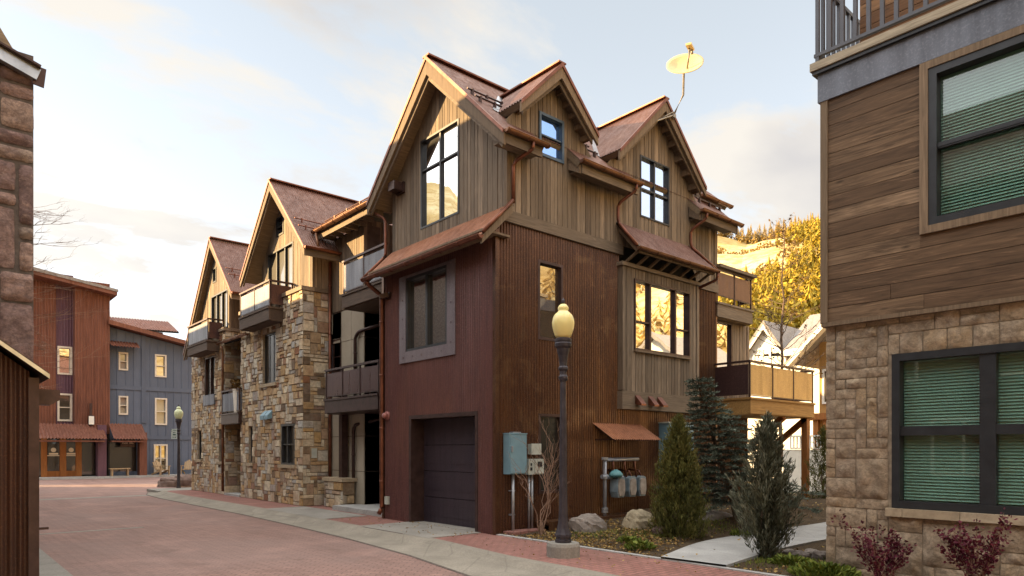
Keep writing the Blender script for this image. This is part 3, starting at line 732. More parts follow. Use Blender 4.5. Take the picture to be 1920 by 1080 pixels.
mb = MB(); mb.pbox(SI, .13, 3.62, 5.88, 6.10, -.02, .055); mb.build('belt_beam', 'wood_x', H); mb = MB(); mb.pbox(SI, 6.42, 7.44, 5.62, 5.84, -.02, .05); mb.build('belt_beam', 'wood_x', H)
# solid core behind every skin
mb = MB(); mb.box(.5, 7.25, .18, 3.95, -.1, 7.3); mb.box(7.2, 9.2, .36, 3.5, -.1, 5.2); mb.box(.14, .6, 2.98, 3.98, 0, 5.6); mb.box(.14, .6, .14, .48, 0, 5.6); mb.box(.14, .6, .14, 3.98, 2.36, 5.6)
mb.prism([(.5, .2, 7.3), (.5, 3.9, 7.3), (.5, RY, 9.2)], (6.7, 0, 0))
for (rx, rz, hw) in (D2, D3): mb.prism([(rx - hw + .15, .16, 7.3), (rx + hw - .15, .16, 7.3), (rx + hw - .15, .16, rz - hw), (rx, .16, rz - .3), (rx - hw + .15, .16, rz - hw)], (0, 1.0, 0))
mb.build('inner_core', 'dark', H)
mb = MB(); mb.box(0.02, 2.6, 4.03, 4.10, 0, 5.7); mb.box(.3, 2.6, 4.03, 4.10, 5.7, 7.3); mb.build('recess_wall', 'recess', H)
# windows
window(H, FR, 1.5, 3.04, 3.73, 5.34, (.5,), (), .055, .07, .09, 'frame', 'glass', .03)
mb = MB(); 
mb.pbox(FR, swin[0], 1.5, swin[2], swin[3], .012, .04); mb.pbox(FR, 3.04, swin[1], swin[2], swin[3], .012, .04); mb.pbox(FR, 1.5, 3.04, swin[2], 3.73, .012, .04); mb.pbox(FR, 1.5, 3.04, 5.34, swin[3], .012, .04)
for y, z in [(1.36, 3.75 + .4 * i) for i in range(5)] + [(3.17, 3.62 + .42 * i) for i in range(5)] + [(1.7 + .36 * i, 3.61) for i in range(5)]: mb.pbox(FR, y - .014, y + .014, z - .014, z + .014, .04, .052)
mb.build('window_surround', 'mauve', H)
window(H, west(UX), *bw, (.49,), (.66,), .042, .05, .09, 'frame', 'glass_sky')
window(H, SI, *w1, (), (), .055, .04, .10, 'bronze', 'glass_amber', .02); window(H, SI, *w0, (), (), .055, .04, .10, 'bronze', 'glass_dark', .02)
window(H, SI, *dw, (), (.5,), .055, .04, .09, 'frame_blue', 'glass_blue', .03); window(H, SI, *big, (.5,), (.47,), .035, .05, .09, 'frame', 'glass_pale', .02)
# garage opening and door
mb = MB()
for a, b in ((.52, .60), (2.86, 2.94)): mb.pbox(FR, a, b, 0.0, 2.25, -.36, .018)
mb.pbox(FR, .52, 2.94, 2.25, 2.33, -.36, .018); mb.build('garage_frame', 'bronze', H)
mb = MB(); hh = 2.25 / 4
for i in range(4):
    mb.pbox(FR, .60, 2.86, i * hh + .006, (i + 1) * hh - .006, -.36, -.325); mb.pbox(FR, .60, 2.86, i * hh + .16, i * hh + .40, -.325, -.318)
mb.pbox(FR, .60, 2.86, 0.0, .02, -.36, -.31); mb.build('garage_door', 'garage', H)
# wooden bay on the side wall
BY = south(-.12); b3 = (3.91, 6.04, 3.82, 5.40)
mb = MB(); skin(mb, BY, boards(3.52, 6.40), lin(2.88), lin(5.62), [b3]); mb.pbox(BY, 3.50, 3.58, 2.9, 5.62, -.14, .022); mb.pbox(BY, 6.33, 6.42, 2.9, 5.62, -.14, .022); mb.build('bay_wall', 'wood', H)
mb = MB(); mb.pbox(BY, 3.47, 6.44, 2.48, 2.88, -.14, .035); mb.build('bay_beam', 'wood_x', H); mb = MB(); mb.pbox(BY, 3.44, 6.46, 5.62, 5.70, -.14, .06); mb.build('bay_rail', 'wood_x', H)
o = window(H, BY, *b3, (.275, .73), (), .038, .06, .09, 'bronze', 'glass_sky', .03)
for a, b in ((3.95, 4.46), (5.50, 6.0)): mb = MB(); mb.pbox(BY, a, b, 4.45, 4.48, -.06, 0); mb.build('glazing_bar', 'bronze', o)
mb = MB(); mb.pbox(BY, 3.9, 6.05, 3.77, 3.815, -.02, .06); mb.build('window_sill', 'trimwood', H)
for x in (3.93, 4.40, 4.73):
    mb = MB(); x -= .03; mb.prism([(x, -.16, 2.80), (x, -.16, 2.60), (x, -.34, 2.56), (x, -.34, 2.60)], (.17, 0, 0)); mb.build('vent_hood', 'copper_dk', H)
for x in (6.63, 6.93):
    mb = MB(); mb.prism([(x, -.01, 6.42), (x, -.01, 6.24), (x, -.15, 6.20), (x, -.15, 6.24)], (.16, 0, 0)); mb.build('vent_hood', 'bronze', H)
# canopy over the bay: rusted sheet on open rafters
mb, sb = MB(), MB(); roof_slope(mb, sb, (3.50, -.56, 5.93), (6.50, -.56, 5.93), (-.06, .56, .65), .075, .009, .03)
mb.build('canopy_roof', 'rust_roof', H); sb.build('canopy_deck', 'dark', H)
mb = MB()
for i in range(8):
    x = 3.62 + .40 * i; mb.beam((x, -.10, 5.70), (x, -.50, 5.90), .05, .05); mb.beam((x, -.02, 6.44), (x, -.53, 5.89), .05, .08)
mb.beam((3.56, -.51, 5.88), (6.46, -.51, 5.88), .05, .10); mb.beam((3.52, -.02, 6.50), (3.52, -.55, 5.89), .05, .14); mb.beam((6.47, -.02, 6.50), (6.47, -.55, 5.89), .05, .14)
mb.build('canopy_rafters', 'trimwood', H)
gutter(H, (3.46, -.60, 5.92), (6.56, -.60, 5.92), .055)
# pent roof over the street wall
mb, sb = MB(), MB(); roof_slope(mb, sb, (-.46, 4.12, 5.45), (-.46, -.16, 5.45), (.74, 0, .74), .075, .008, .05)
mb.build('pent_roof', 'rust_awning', H); sb.build('pent_soffit', 'wood_y', H)
mb = MB(); mb.prism([(-.46, -.17, 5.44), (.28, -.17, 6.18), (.28, -.17, 6.02), (-.46, -.17, 5.30)], (0, .05, 0)); mb.prism([(-.46, 4.07, 5.44), (.28, 4.07, 6.18), (.28, 4.07, 6.02), (-.46, 4.07, 5.30)], (0, .05, 0))
mb.box(-.40, .25, -.12, 4.05, 5.56, 5.60); mb.build('pent_rake', 'trimwood', H)
gutter(H, (-.51, 4.10, 5.44), (-.51, -.20, 5.44), .06, 'copper_dk')
mb = MB(); mb.tube([(.26, -.19, 6.24), (-.46, -.19, 5.50)], .035, 8); mb.build('rake_pipe', 'copper_dk', H, True)
# main roof, street gable
mb, sb = MB(), MB(); FX, BX = -.12, 7.80
up = (0, RY + .5 - .035, RZ - EZ - .035)
roof_slope(mb, sb, (FX, .0, EZ - SL * EY), (BX, .0, EZ - SL * EY), (0, RY, RZ - EZ + SL * EY))
for a, b in ((FX, .9), (1.90, 3.80), (6.15, BX)): roof_slope(mb, sb, (a, EY, EZ), (b, EY, EZ), (0, -EY, -SL * EY))
roof_slope(mb, sb, (FX, 2 * RY - EY, EZ), (BX, 2 * RY - EY, EZ), (0, -(RY - EY), RZ - EZ))
mb.build('roof', 'rust_roof', H); sb.build('soffit', 'soffit', H)
mb = MB(); mb.beam((FX - .03, RY, RZ + .03), (BX, RY, RZ + .03), .22, .035); mb.build('ridge_cap', 'copper_dk', H)
def rakes(mb, ax, c0, th, e1, e2, rg, h=.24, drop=.015):
    """pair of barge boards in the plane ax = c0; e1, e2, rg are (run, z)"""
    f = (lambda s, z: (c0, s, z)) if ax == 'x' else (lambda s, z: (s, c0, z)); v = (th, 0, 0) if ax == 'x' else (0, th, 0)
    for e, mb in ((e1, mb[0]), (e2, mb[-1])): mb.prism([f(e[0], e[1] - drop), f(rg[0], rg[1] - drop), f(rg[0], rg[1] - drop - h * 1.35), f(e[0], e[1] - drop - h)], v)
def rake_cap(mb, ax, c0, th, e1, e2, rg):
    f = (lambda s, z: (c0, s, z)) if ax == 'x' else (lambda s, z: (s, c0, z)); v = (th, 0, 0) if ax == 'x' else (0, th, 0)
    for e in (e1, e2): mb.prism([f(e[0], e[1] + .03), f(rg[0], rg[1] + .035), f(rg[0], rg[1] - .05), f(e[0], e[1] - .05)], v)
mb = MB(), MB(); rakes(mb, 'x', FX - .01, .05, (EY, EZ), (2 * RY - EY, EZ), (RY, RZ), .25); inr = MB(), MB(); rakes(inr, 'x', FX + .045, .05, (EY + .1, EZ), (2 * RY - EY - .1, EZ), (RY, RZ - .1), .25); end = MB(), MB(); rakes(end, 'x', BX - .04, .05, (EY, EZ), (2 * RY - EY, EZ), (RY, RZ), .25)
mb[1].box(FX, UX, 2 * RY - EY - .06, 2 * RY - EY - .02, EZ - .26, EZ - .02)
for m in mb + end: m.build('barge_board', 'trimwood', H)
for m in inr: m.build('inner_barge_board', 'wood_y', H)
mb = MB(); rake_cap(mb, 'x', FX - .035, .03, (EY, EZ), (2 * RY - EY, EZ), (RY, RZ)); mb.build('rake_trim', 'copper_dk', H)
# wall dormers
for (rx, rz, hw), depth in ((D2, 1.75), (D3, 2.2)):
    mb, sb = MB(), MB(); y0 = -.32; L = depth - y0
    roof_slope(mb, sb, (rx - hw, y0, rz - hw), (rx - hw, y0 + L, rz - hw), (hw, 0, hw), .075, .010, .12)
    roof_slope(mb, sb, (rx + hw, y0, rz - hw), (rx + hw, y0 + L, rz - hw), (-hw, 0, hw), .075, .010, .12)
    o = mb.build('dormer_roof', 'rust_roof', H); sb.build('dormer_soffit', 'wood_y', o)
    mb = MB(), MB(); rakes(mb, 'y', y0 - .01, .05, (rx - hw, rz - hw), (rx + hw, rz - hw), (rx, rz), .19); inr = MB(), MB(); rakes(inr, 'y', y0 + .06, .04, (rx - hw + .1, rz - hw), (rx + hw - .1, rz - hw), (rx, rz - .12), .17)
    for k in range(1, 6):
        t = k / 6; 
        for sg in (-1, 1):
            x = rx + sg * hw * (1 - t); z = rz - hw * (1 - t) - .17; mb[sg > 0].box(x - .03, x + .03, y0 + .1, -.005, z - .09 * hw, z)
    for m in mb: m.build('dormer_barge', 'trimwood', o)
    for m in inr: m.build('inner_barge', 'wood_x', o)
    mb = MB(); rake_cap(mb, 'y', y0 - .035, .03, (rx - hw, rz - hw), (rx + hw, rz - hw), (rx, rz)); mb.beam((rx, y0 - .03, rz + .03), (rx, depth - .3, rz + .03), .2, .03); mb.build('dormer_cap', 'copper_dk', o)
    mb = MB()   # bright valley flashing where the dormer meets the main slope
    for sg in (-1, 1):
        a = Vector((rx + sg * hw, (rz - hw - EZ) / SL + EY, rz - hw + .035)); b = Vector((rx + sg * .05, (rz - .05 - EZ) / SL + EY, rz - .05 + .035)); mb.beam(a, b, .22, .02, (0, -.7, .7))
    mb.build('valley_flashing', 'zinc', o)
# eaves, gutters, fascia
for a, b in ((FX + .06, .85), (1.96, 3.75), (6.2, BX - .05)):
    mb = MB(); mb.box(a, b, EY + .01, EY + .05, EZ - .22, EZ - .02); mb.box(a, b, EY + .05, -.02, EZ - .15, EZ - .12); mb.prism([(b, EY + .05, EZ - .02), (b, -.02, EZ + .30), (b, -.02, EZ - .06), (b, EY + .05, EZ - .22)], (.04, 0, 0)); mb.prism([(a - .04, EY + .05, EZ - .02), (a - .04, -.02, EZ + .30), (a - .04, -.02, EZ - .06), (a - .04, EY + .05, EZ - .22)], (.04, 0, 0)); mb.build('eave_fascia', 'wood_x', H)
for a, b in ((-.12, .95), (1.86, 3.78), (6.08, 7.92)): gutter(H, (a, EY - .06, EZ + .01), (b, EY - .06, EZ + .01))
mb, sb = MB(), MB(); roof_slope(mb, sb, (6.95, .15, 8.10), (8.20, .15, 8.10), (0, 1.75, 1.55)); mb.build('rear_roof', 'rust_roof', H); sb.build('rear_soffit', 'wood_x', H); gutter(H, (6.9, .09, 8.09), (8.3, .09, 8.09))
downspout(H, [(.55, EY - .06, 7.33), (.55, EY - .04, 7.2), (.36, -.09, 7.0), (.36, -.09, 6.24)]); downspout(H, [(3.60, EY - .06, 7.32), (3.60, EY - .04, 7.2), (3.40, -.09, 6.95), (3.40, -.09, 6.55), (3.46, -.56, 5.96)])
downspout(H, [(6.3, EY - .06, 7.32), (6.3, EY - .04, 7.2), (6.14, -.09, 6.95), (6.14, -.09, 6.56), (6.56, -.54, 5.98)]); downspout(H, [(6.52, -.60, 5.88), (6.52, -.58, 5.72), (6.44, -.20, 5.60), (6.44, -.06, 5.56)])
downspout(H, [(-.05, 4.55, 7.24), (.16, 4.22, 6.98), (.16, 4.22, 6.12), (-.48, 4.18, 5.46)]); downspout(H, [(-.51, 3.96, 5.38), (-.40, 3.98, 5.30), (-.07, 4.0, 5.12), (-.07, 4.0, .25), (-.16, 3.98, .12)], .05)
# snow rails on the roof
for x0, x1, sh in ((-.05, .92, 0), (2.0, 3.0, .4), (6.6, 7.75, .5)):
    mb = MB()
    for yy in (.55, .80):
        y = yy - sh; z = EZ + SL * (y - EY) + .12; mb.tube([(x0, y, z), (x1, y, z)], .02, 6)
        for x in (x0 + .12, (x0 + x1) / 2, x1 - .1): mb.box(x - .02, x + .02, y - .03, y + .03, z - .13, z + .02)
    mb.build('snow_rail', 'bronze', H)
# awning over the gas meters
mb = MB(); pr = corr(0, 1.60, .075, .014)
for (a, oa, _), (b, ob, _) in zip(pr, pr[1:]): mb.face([(2.66 + a, -.015, 2.15 + oa), (2.66 + b, -.015, 2.15 + ob), (2.62 + b, -.62, 1.80 + ob), (2.62 + a, -.62, 1.80 + oa)])
mb.build('meter_awning', 'rust_awning', H)
mb = MB()
for x in (2.74, 4.14): mb.beam((x, -.02, 2.09), (x, -.58, 1.77), .03, .04); mb.beam((x, -.02, 1.80), (x, -.50, 1.80), .03, .03)
mb.build('awning_bracket', 'bronze', H)
# fittings on the street wall
mb = MB(); mb.pbox(west(UX), 3.55, 3.87, 7.46, 7.70, .0, .06); mb.pbox(west(UX), 3.58, 3.84, 7.49, 7.68, .06, .28); mb.build('wall_vent', 'bronze', H)
mb = MB(); c = FR(3.84, 2.36, 0); mb.tube([FR(3.84, 2.36, -.01), FR(3.84, 2.36, .05)], .10, 16); mb.tube([FR(3.84, 2.36, .05), FR(3.84, 2.36, .13)], [.075, .055], 16); mb.build('alarm_bell', 'red', H, True)
mb = MB(); mb.pbox(FR, 3.77, 3.90, .34, .52, .0, .06); mb.build('outlet_box', 'utility_grey', H)
mb = MB(); mb.pbox(FR, 3.68, 3.86, 5.02, 5.16, .0, .05); mb.beam(FR(3.77, 5.10, .04), FR(3.85, 5.05, .22), .12, .10); mb.build('flood_light', 'bronze', H)
# low rear wing with the roof terrace, and the two balconies on the garden side
RW = south(.2)
mb = MB(); skin(mb, RW, boards(7.40, 9.32), lin(2.6), lin(5.02), [(7.60, 8.50, 3.1, 5.15 - .14)]); mb.pbox(RW, 9.26, 9.36, 2.6, 5.02, -.1, .022); mb.build('rear_wall', 'wood', H)
mb = MB(); skin(mb, RW, corr(7.40, 9.32), lin(0), lin(2.6)); mb.build('rear_base', 'rust_side', H)
window(H, RW, 7.60, 8.50, 3.1, 5.01, (), (), .06, .04, .08, 'bronze', 'glass_sky', .02)
b = balcony(H, south(0), 7.40, 9.12, -.4, .05, 5.38, 6.28, 2, 'panel_brown', 'wood_x', .38, (False, True), pb=.22, pt=.10)
mb = MB(); mb.box(7.38, 9.2, -.14, .06, 6.281, 6.36); mb.build('rail_cap', 'wood_x', b)
b = balcony(H, south(0), 7.35, 10.75, -.25, 1.0, 2.86, 3.80, 3, 'panel_sunlit', 'goldwood', .40, (True, True), pb=.09, pt=.10, retpan='panel_brown')
mb = MB(); mb.beam((9.2, -.9, 2.45), (9.2, .22, 1.55), .14, .16, (1, 0, 0)); mb.beam((10.5, -.9, 2.45), (10.5, .22, 1.55), .14, .16, (1, 0, 0)); mb.box(10.42, 10.58, -.95, -.79, .1, 2.45); mb.build('brace', 'orangewood', b)

# ================================================================ RECESSED LINK HOUSE
L = thing('link_house', 'narrow recessed house with stacked steel balconies between the garage house and the nearer stone gable', 'house', (0, 4.2, 0))
GX = .85; GW = west(GX)
mb = MB(); skin(mb, GW, boards(6.5, 8.40), lin(5.5), lin(7.55)); skin(mb, south(6.5), boards(GX, 2.7), lin(5.3), lin(7.75)); mb.build('upper_wall', 'wood', L)
mb = MB(); lw = (7.86, 8.24, 3.75, 4.85)
zs = [0, 1.0, 1.95, 2.75, 3.7, 4.6, 5.46]; ysx = [6.5, 7.2, 7.78, 8.41]
for i in range(3):
    for j in range(6):
        a, b_, c, d = ysx[i] + .008, ysx[i + 1] - .008, zs[j] + .008, zs[j + 1] - .008
        if i == 2 and 3.6 < (c + d) / 2 < 4.9: continue
        mb.pbox(GW, a, b_, c, d, -.03, 0)
for x0, x1 in ((GX, 1.5), (1.5, 2.2), (2.2, 2.7)):
    for j in range(6): mb.pbox(south(6.5), x0 + .008, x1 - .008, zs[j] + .008, zs[j + 1] - .008, -.03, 0)
mb.build('panel_wall', 'cream', L)
mb = MB(); mb.pbox(GW, 7.80, 8.41, 3.5, 5.4, -.3, -.035); mb.pbox(GW, 6.5, 8.41, 0, 7.6, -.5, -.03); mb.box(GX + .06, 2.8, 6.54, 6.8, 0, 7.7); mb.box(2.65, 2.8, 4.1, 6.6, 0, 7.4); mb.build('inner_core', 'recess', L)
window(L, GW, 7.80, 8.30, 3.72, 4.72, (), (.5,), .04, .03, .06, 'bronze', 'glass_dark', .01); window(L, GW, 7.55, 7.75, .95, 2.5, (), (), .04, .03, .03, 'frame', 'glass_dark', .01)
mb = MB(); mb.pbox(GW, 8.30, 8.41, 3.6, 4.9, -.03, 0); mb.pbox(GW, 7.79, 8.30, 4.73, 5.45, -.03, 0); mb.pbox(GW, 7.79, 8.30, 3.42, 3.71, -.03, 0); mb.build('spandrel', 'steelblue', L)
mb, sb = MB(), MB(); roof_slope(mb, sb, (.34, 8.3, 7.72), (.34, 4.75, 7.72), (2.9, 0, 1.05)); mb.build('roof', 'rust_roof', L); sb.build('soffit', 'dark', L)
mb = MB(); mb.box(.36, .40, 5.0, 8.3, 7.48, 7.70)
for i in range(8): mb.box(.40, GX - .01, 5.1 + .42 * i, 5.16 + .42 * i, 7.50, 7.62)
mb.build('eave_fascia', 'wood_y', L)
gutter(L, (.27, 5.05, 7.71), (.27, 8.35, 7.71), .075)
mb = MB(); mb.tube([(.42, 5.0, 7.92), (.42, 7.9, 7.92)], .018, 6)
for y in (5.2, 5.9, 6.6, 7.3): mb.box(.40, .44, y, y + .03, 7.74, 7.94)
mb.build('snow_rail', 'copper', L)
balcony(L, west(0), 4.30, 6.42, -2.6, -.18, 5.58, 6.47, 2, 'panel', 'wood_dark', .36, (False, True)); balcony(L, west(0), 4.62, 7.42, -2.6, -.18, 2.92, 3.74, 3, 'panel_brown', 'bronze', .38, (True, True), retpan='panel_brown')
downspout(L, [(.78, 8.34, 6.95), (.78, 8.34, .1)], .045); downspout(L, [(.25, 8.1, 7.6), (.25, 7.95, 7.1)], .04, 'copper')
downspout(L, [(1.3, 4.9, 5.0), (.80, 6.7, 4.75), (.78, 6.85, 4.6), (.78, 6.85, 2.96)], .045, 'bronze'); downspout(L, [(1.3, 6.0, 2.45), (.80, 6.9, 2.25), (.78, 6.95, 2.1), (.78, 6.95, .8)], .045, 'bronze')
mb = MB(); mb.box(.62, .80, 7.3, 7.48, .8, 2.54); mb.build('post', 'bronze', L)
mb = MB(); mb.box(1.25, 1.4, 4.6, 4.75, 0, 2.5); mb.build('post', 'bronze', L)
mb = MB(); mb.pbox(south(5.2), 2.5, 2.64, 0, 2.3, -.8, .6); mb.build('entry_door', 'bronze', L)
mb = MB(); pw = MB(); pl_ = west(.46)
pw.box(.48, .78, 6.95, 8.0, 0, .72); stones(mb, pl_, 6.93, 8.0, 0, .72, cell=.12); stones(mb, south(6.93), .46, .80, 0, .72, cell=.12)
o = pw.build('low_wall', 'mortar', L); mb.build('stone_facing', 'stone_town', o); mb = MB(); mb.box(.40, .86, 6.86, 8.06, .72, .82); mb.build('coping', 'sill', o)
mb = MB(); mb.box(.12, 2.6, 4.15, 6.85, 0, .12); mb.build('entry_step', 'concrete_lt', L)

# ================================================================ STONE TOWNHOUSES
def stone_house(name, label, y0, y1, zt, holes, sideD, gx, gy0, gy1, ridge, tipR, tipL, fx, gwins, bal, group):
    T = thing(name, label, 'house', (0, y0, 0), group); pl = west(0); sp_ = south(y0)
    mb = MB(); skin(mb, pl, [(y0, -.005, .5), (y1, -.005, .5)], lin(0), lin(zt), holes); skin(mb, sp_, [(0, -.005, .5), (sideD, -.005, .5)], lin(0), lin(zt))
    mb.box(.25, 6.5, y0 + .12, y1 - .02, 0, zt - .05)
    for h in holes:
        for a, b in ((h[0] - .02, h[0]), (h[1], h[1] + .02)): mb.pbox(pl, a, b, h[2], h[3], -.24, -.006)
        mb.pbox(pl, h[0], h[1], h[2] - .02, h[2], -.24, -.006); mb.pbox(pl, h[0], h[1], h[3], h[3] + .02, -.24, -.006)
    o = mb.build('wall', 'mortar', T)
    mb = MB(); stones(mb, pl, y0 - .02, y1, 0, zt, holes, .105, 4, 3, dmin=.008, dmax=.035); stones(mb, sp_, 0, sideD, 0, zt, (), .105, 5, 3, dmin=.008, dmax=.035); mb.build('stone_facing', 'stone_town', o)
    mb = MB(); mb.box(-.07, gx + .02, y0 - .06, y1 + .04, zt, zt + .11); mb.box(gx + .02, sideD + .02, y0 - .06, y0 + .02, zt, zt + .11); mb.build('coping', 'wood_y', T)
    RYs, RZs = ridge; sr = (RZs - tipR[1]) / (RYs - tipR[0]); sl_ = (RZs - tipL[1]) / (tipL[0] - RYs)
    top = lambda s: RZs - .16 - (RYs - s) * sr if s < RYs else RZs - .16 - (s - RYs) * sl_
    gp = west(gx); mb = MB(); skin(mb, gp, cut_boards(gy0, gy1, RYs), lin(zt + .05), top, [w[:4] for w in gwins]); skin(mb, south(gy0), boards(gx, sideD + .4), lin(zt + .05), lin(top(gy0)))
    mb.pbox(gp, gy0 - .01, gy0 + .08, zt + .05, top(gy0), -.06, .02); mb.build('gable_wall', 'wood', T)
    mb = MB(); mb.prism([(gx + .14, gy0 + .1, zt), (gx + .14, gy1 - .02, zt), (gx + .14, gy1 - .02, top(gy1) - .05), (gx + .14, RYs, RZs - .3), (gx + .14, gy0 + .1, top(gy0) - .05)], (5, 0, 0)); mb.build('inner_core', 'dark', T)
    for w in gwins: window(T, gp, *w[:4], w[4], w[5], .05, .06, .10, w[7], w[6], .015)
    mb, sb = MB(), MB(); BX_ = 6.8
    roof_slope(mb, sb, (fx, tipR[0], tipR[1]), (BX_, tipR[0], tipR[1]), (0, RYs - tipR[0], RZs - tipR[1]), .075, .010, .12); roof_slope(mb, sb, (fx, tipL[0], tipL[1]), (BX_, tipL[0], tipL[1]), (0, RYs - tipL[0], RZs - tipL[1]), .075, .010, .12)
    mb.build('roof', 'rust_roof', T); sb.build('soffit', 'soffit', T)
    mb = MB(); mb.beam((fx - .02, RYs, RZs + .03), (BX_, RYs, RZs + .03), .24, .035); rake_cap(mb, 'x', fx - .035, .03, tipR, tipL, ridge); mb.build('roof_trim', 'copper_dk', T)
    mb = MB(), MB(); rakes(mb, 'x', fx - .01, .05, tipR, tipL, ridge, .22); inr = MB(), MB(); rakes(inr, 'x', fx + .045, .05, (tipR[0] + .1, tipR[1]), (tipL[0] - .1, tipL[1]), (RYs, RZs - .1), .2)
    for m in mb: m.build('barge_board', 'trimwood', T)
    for m in inr: m.build('inner_barge_board', 'wood_y', T)
    mb = MB(); mb.box(fx + .05, sideD + .5, tipR[0] + .02, tipR[0] + .06, tipR[1] - .22, tipR[1] - .02); mb.build('eave_fascia', 'wood_x', T)
    gutter(T, (fx - .02, tipR[0] - .06, tipR[1] + .005), (1.15, tipR[0] - .06, tipR[1] + .005), .058, 'copper_dk')
    mb = MB()
    for k in (.62, .88):
        z = tipR[1] + sr * k; y = tipR[0] + k; mb.tube([(fx + .1, y, z + .12), (2.3, y, z + .12)], .018, 6)
        for x in (fx + .3, fx + .95, fx + 1.6): mb.box(x, x + .03, y - .02, y + .02, z, z + .16)
    mb.build('snow_rail', 'copper_dk', T)
    balcony(T, pl, *bal)
    return T, pl
ha = [(8.94, 9.92, 1.14, 2.33), (12.18, 12.51, 1.15, 2.33), (10.32, 11.33, 3.60, 5.16)]
T1, pl = stone_house('stone_townhouse', 'nearer stone gabled townhouse beside the recessed balconies, two steel panels on its top balcony', 8.41, 13.24, 6.05, ha, .86, .3, 8.41, 12.20,
    (10.30, 9.62), (7.86, 7.10), (12.74, 7.10), -.2, [(9.75, 11.67, 6.0, 7.78, (.33, .66), (), 'glass_dark', 'frame'), (10.45, 11.02, 8.18, 8.76, (), (.5,), 'glass', 'frame')],
    (9.72, 12.10, -.28, .45, 5.72, 6.52, 2, 'panel', 'wood_dark', .38, (True, True)), 'stone gabled townhouses along the street')
window(T1, pl, *ha[0], (.6,), (.5,), .06, .05, .12, 'frame', 'glass_dark', .0); window(T1, pl, *ha[1], (), (), .05, .05, .12, 'frame', 'glass_dark', -.06); window(T1, pl, *ha[2], (.36, .68), (), .05, .07, .12, 'frame', 'glass_dark', -.06)
for h in ha: 
    mb = MB(); mb.pbox(pl, h[0] - .1, h[1] + .1, h[2] - .09, h[2] + .004, -.1, .07); mb.build('window_sill', 'sill', T1)
mb = MB()
for a in (10.55, 10.88): mb.prism([pl(a, 2.80, 0), pl(a, 2.55, 0), pl(a, 2.50, .16), pl(a, 2.62, .16)], (0, .29, 0))
mb.build('wall_light', 'utility_blue', T1)
for (z0, z1) in ((1.35, 1.62), (3.05, 3.3)):
    mb = MB(); mb.pbox(south(8.41), .24, .40, z0, z1, .0, .045); mb.build('outlet_cover', 'utility_grey', T1) if z0 < 2 else None
hb = [(17.42, 17.88, 1.20, 2.30), (14.95, 15.42, 1.15, 2.30), (15.88, 17.04, 3.25, 5.0)]
T2, pl = stone_house('stone_townhouse', 'farther stone gabled townhouse at the street bend behind the small street lamp', 14.80, 18.63, 5.75, hb, 2.6, .15, 14.80, 18.60,
    (16.15, 9.28), (13.85, 6.92), (19.35, 5.38), -.1, [(14.98, 16.75, 5.9, 7.28, (.36, .68), (), 'glass_dark', 'frame'), (16.2, 16.6, 7.75, 8.3, (), (), 'glass', 'frame')],
    (15.32, 17.62, -.13, .45, 5.42, 6.22, 1, 'panel', 'wood_dark', .34, (True, True)), 'stone gabled townhouses along the street')
window(T2, pl, *hb[0], (), (), .05, .05, .12, 'frame', 'glass_dark', -.06); window(T2, pl, *hb[1], (), (), .05, .05, .12, 'frame', 'glass_dark', -.06); window(T2, pl, *hb[2], (.5,), (.18,), .05, .07, .12, 'bronze', 'glass_dark', .0)
mb = MB(); mb.pbox(pl, 15.82, 17.10, 3.22, 3.60, .0, .05); mb.build('spandrel', 'steelblue', T2)
for h in hb[:2]:
    mb = MB(); mb.pbox(pl, h[0] - .1, h[1] + .1, h[2] - .09, h[2] + .004, -.1, .07); mb.build('window_sill', 'sill', T2)
# passage between the two gables
mb, sb = MB(), MB(); roof_slope(mb, sb, (-.06, 14.82, 5.38), (-.06, 13.2, 5.38), (2.6, 0, 1.0)); mb.build('passage_roof', 'rust_roof', T1); sb.build('passage_soffit', 'dark', T1)
gutter(T1, (-.12, 12.3, 5.33), (-.12, 15.2, 5.33), .06)
mb = MB(); mb.box(1.5, 1.6, 13.2, 14.82, 0, 6.0); mb.box(.05, 1.5, 13.2, 14.85, 2.55, 2.7); mb.build('passage_back', 'dark', T1)
mb = MB(); mb.box(1.42, 1.49, 13.5, 14.4, .05, 2.2); mb.build('passage_door', 'bronze', T1)
balcony(T1, pl, 13.10, 14.78, -.1, .14, 2.80, 3.62, 1, 'steelblue', 'bronze', .36, (True, True), retpan='steelblue')
downspout(T1, [(-.12, 14.85, 5.2), (-.06, 14.86, 5.0), (-.06, 14.86, .12)], .045, 'copper')
mb = MB(); mb.box(-.05, .4, 13.25, 14.75, 0, .07); mb.build('passage_step', 'concrete_lt', T1)

# ================================================================ BUILDINGS AT THE END OF THE STREET
YF = 36.5
def fp(u, v, y=YF): q = P(u, v, 'y', y); return q[0], q[2]
def frect(u0, v0, u1, v1, y=YF): a = fp(u0, v0, y); b = fp(u1, v1, y); return min(a[0], b[0]), max(a[0], b[0]), min(a[1], b[1]), max(a[1], b[1])
R = thing('shop_building', 'tall red rusted steel shop building with orange glazed doors at the street end', 'building', (fp(140, 893)[0], YF, 0))
sf = south(YF); xa, xb, xc, xd = fp(15, 700)[0], fp(105, 700)[0], fp(138, 700)[0], fp(203, 700)[0]
zt = fp(205, 545)[1]
mb = MB(); skin(mb, sf, corr(xa, xb, .14, .02), lin(2.9), lin(zt + .6)); skin(mb, south(YF - .45), corr(xc, xd, .14, .02), lin(2.5), lin(zt + .3)); skin(mb, west(xc), [(YF - .45, 0, .5), (YF + .5, 0, .5)], lin(2.5), lin(zt)); mb.build('wall', 'rust_far', R)
wa, wb = frect(108, 648, 136, 703), frect(108, 737, 136, 790)
mb = MB(); skin(mb, south(YF + .12), corr(xb, xc, .14, .015), lin(2.9), lin(zt + .6), [wa, wb]); mb.build('recessed_wall', 'purple_far', R)
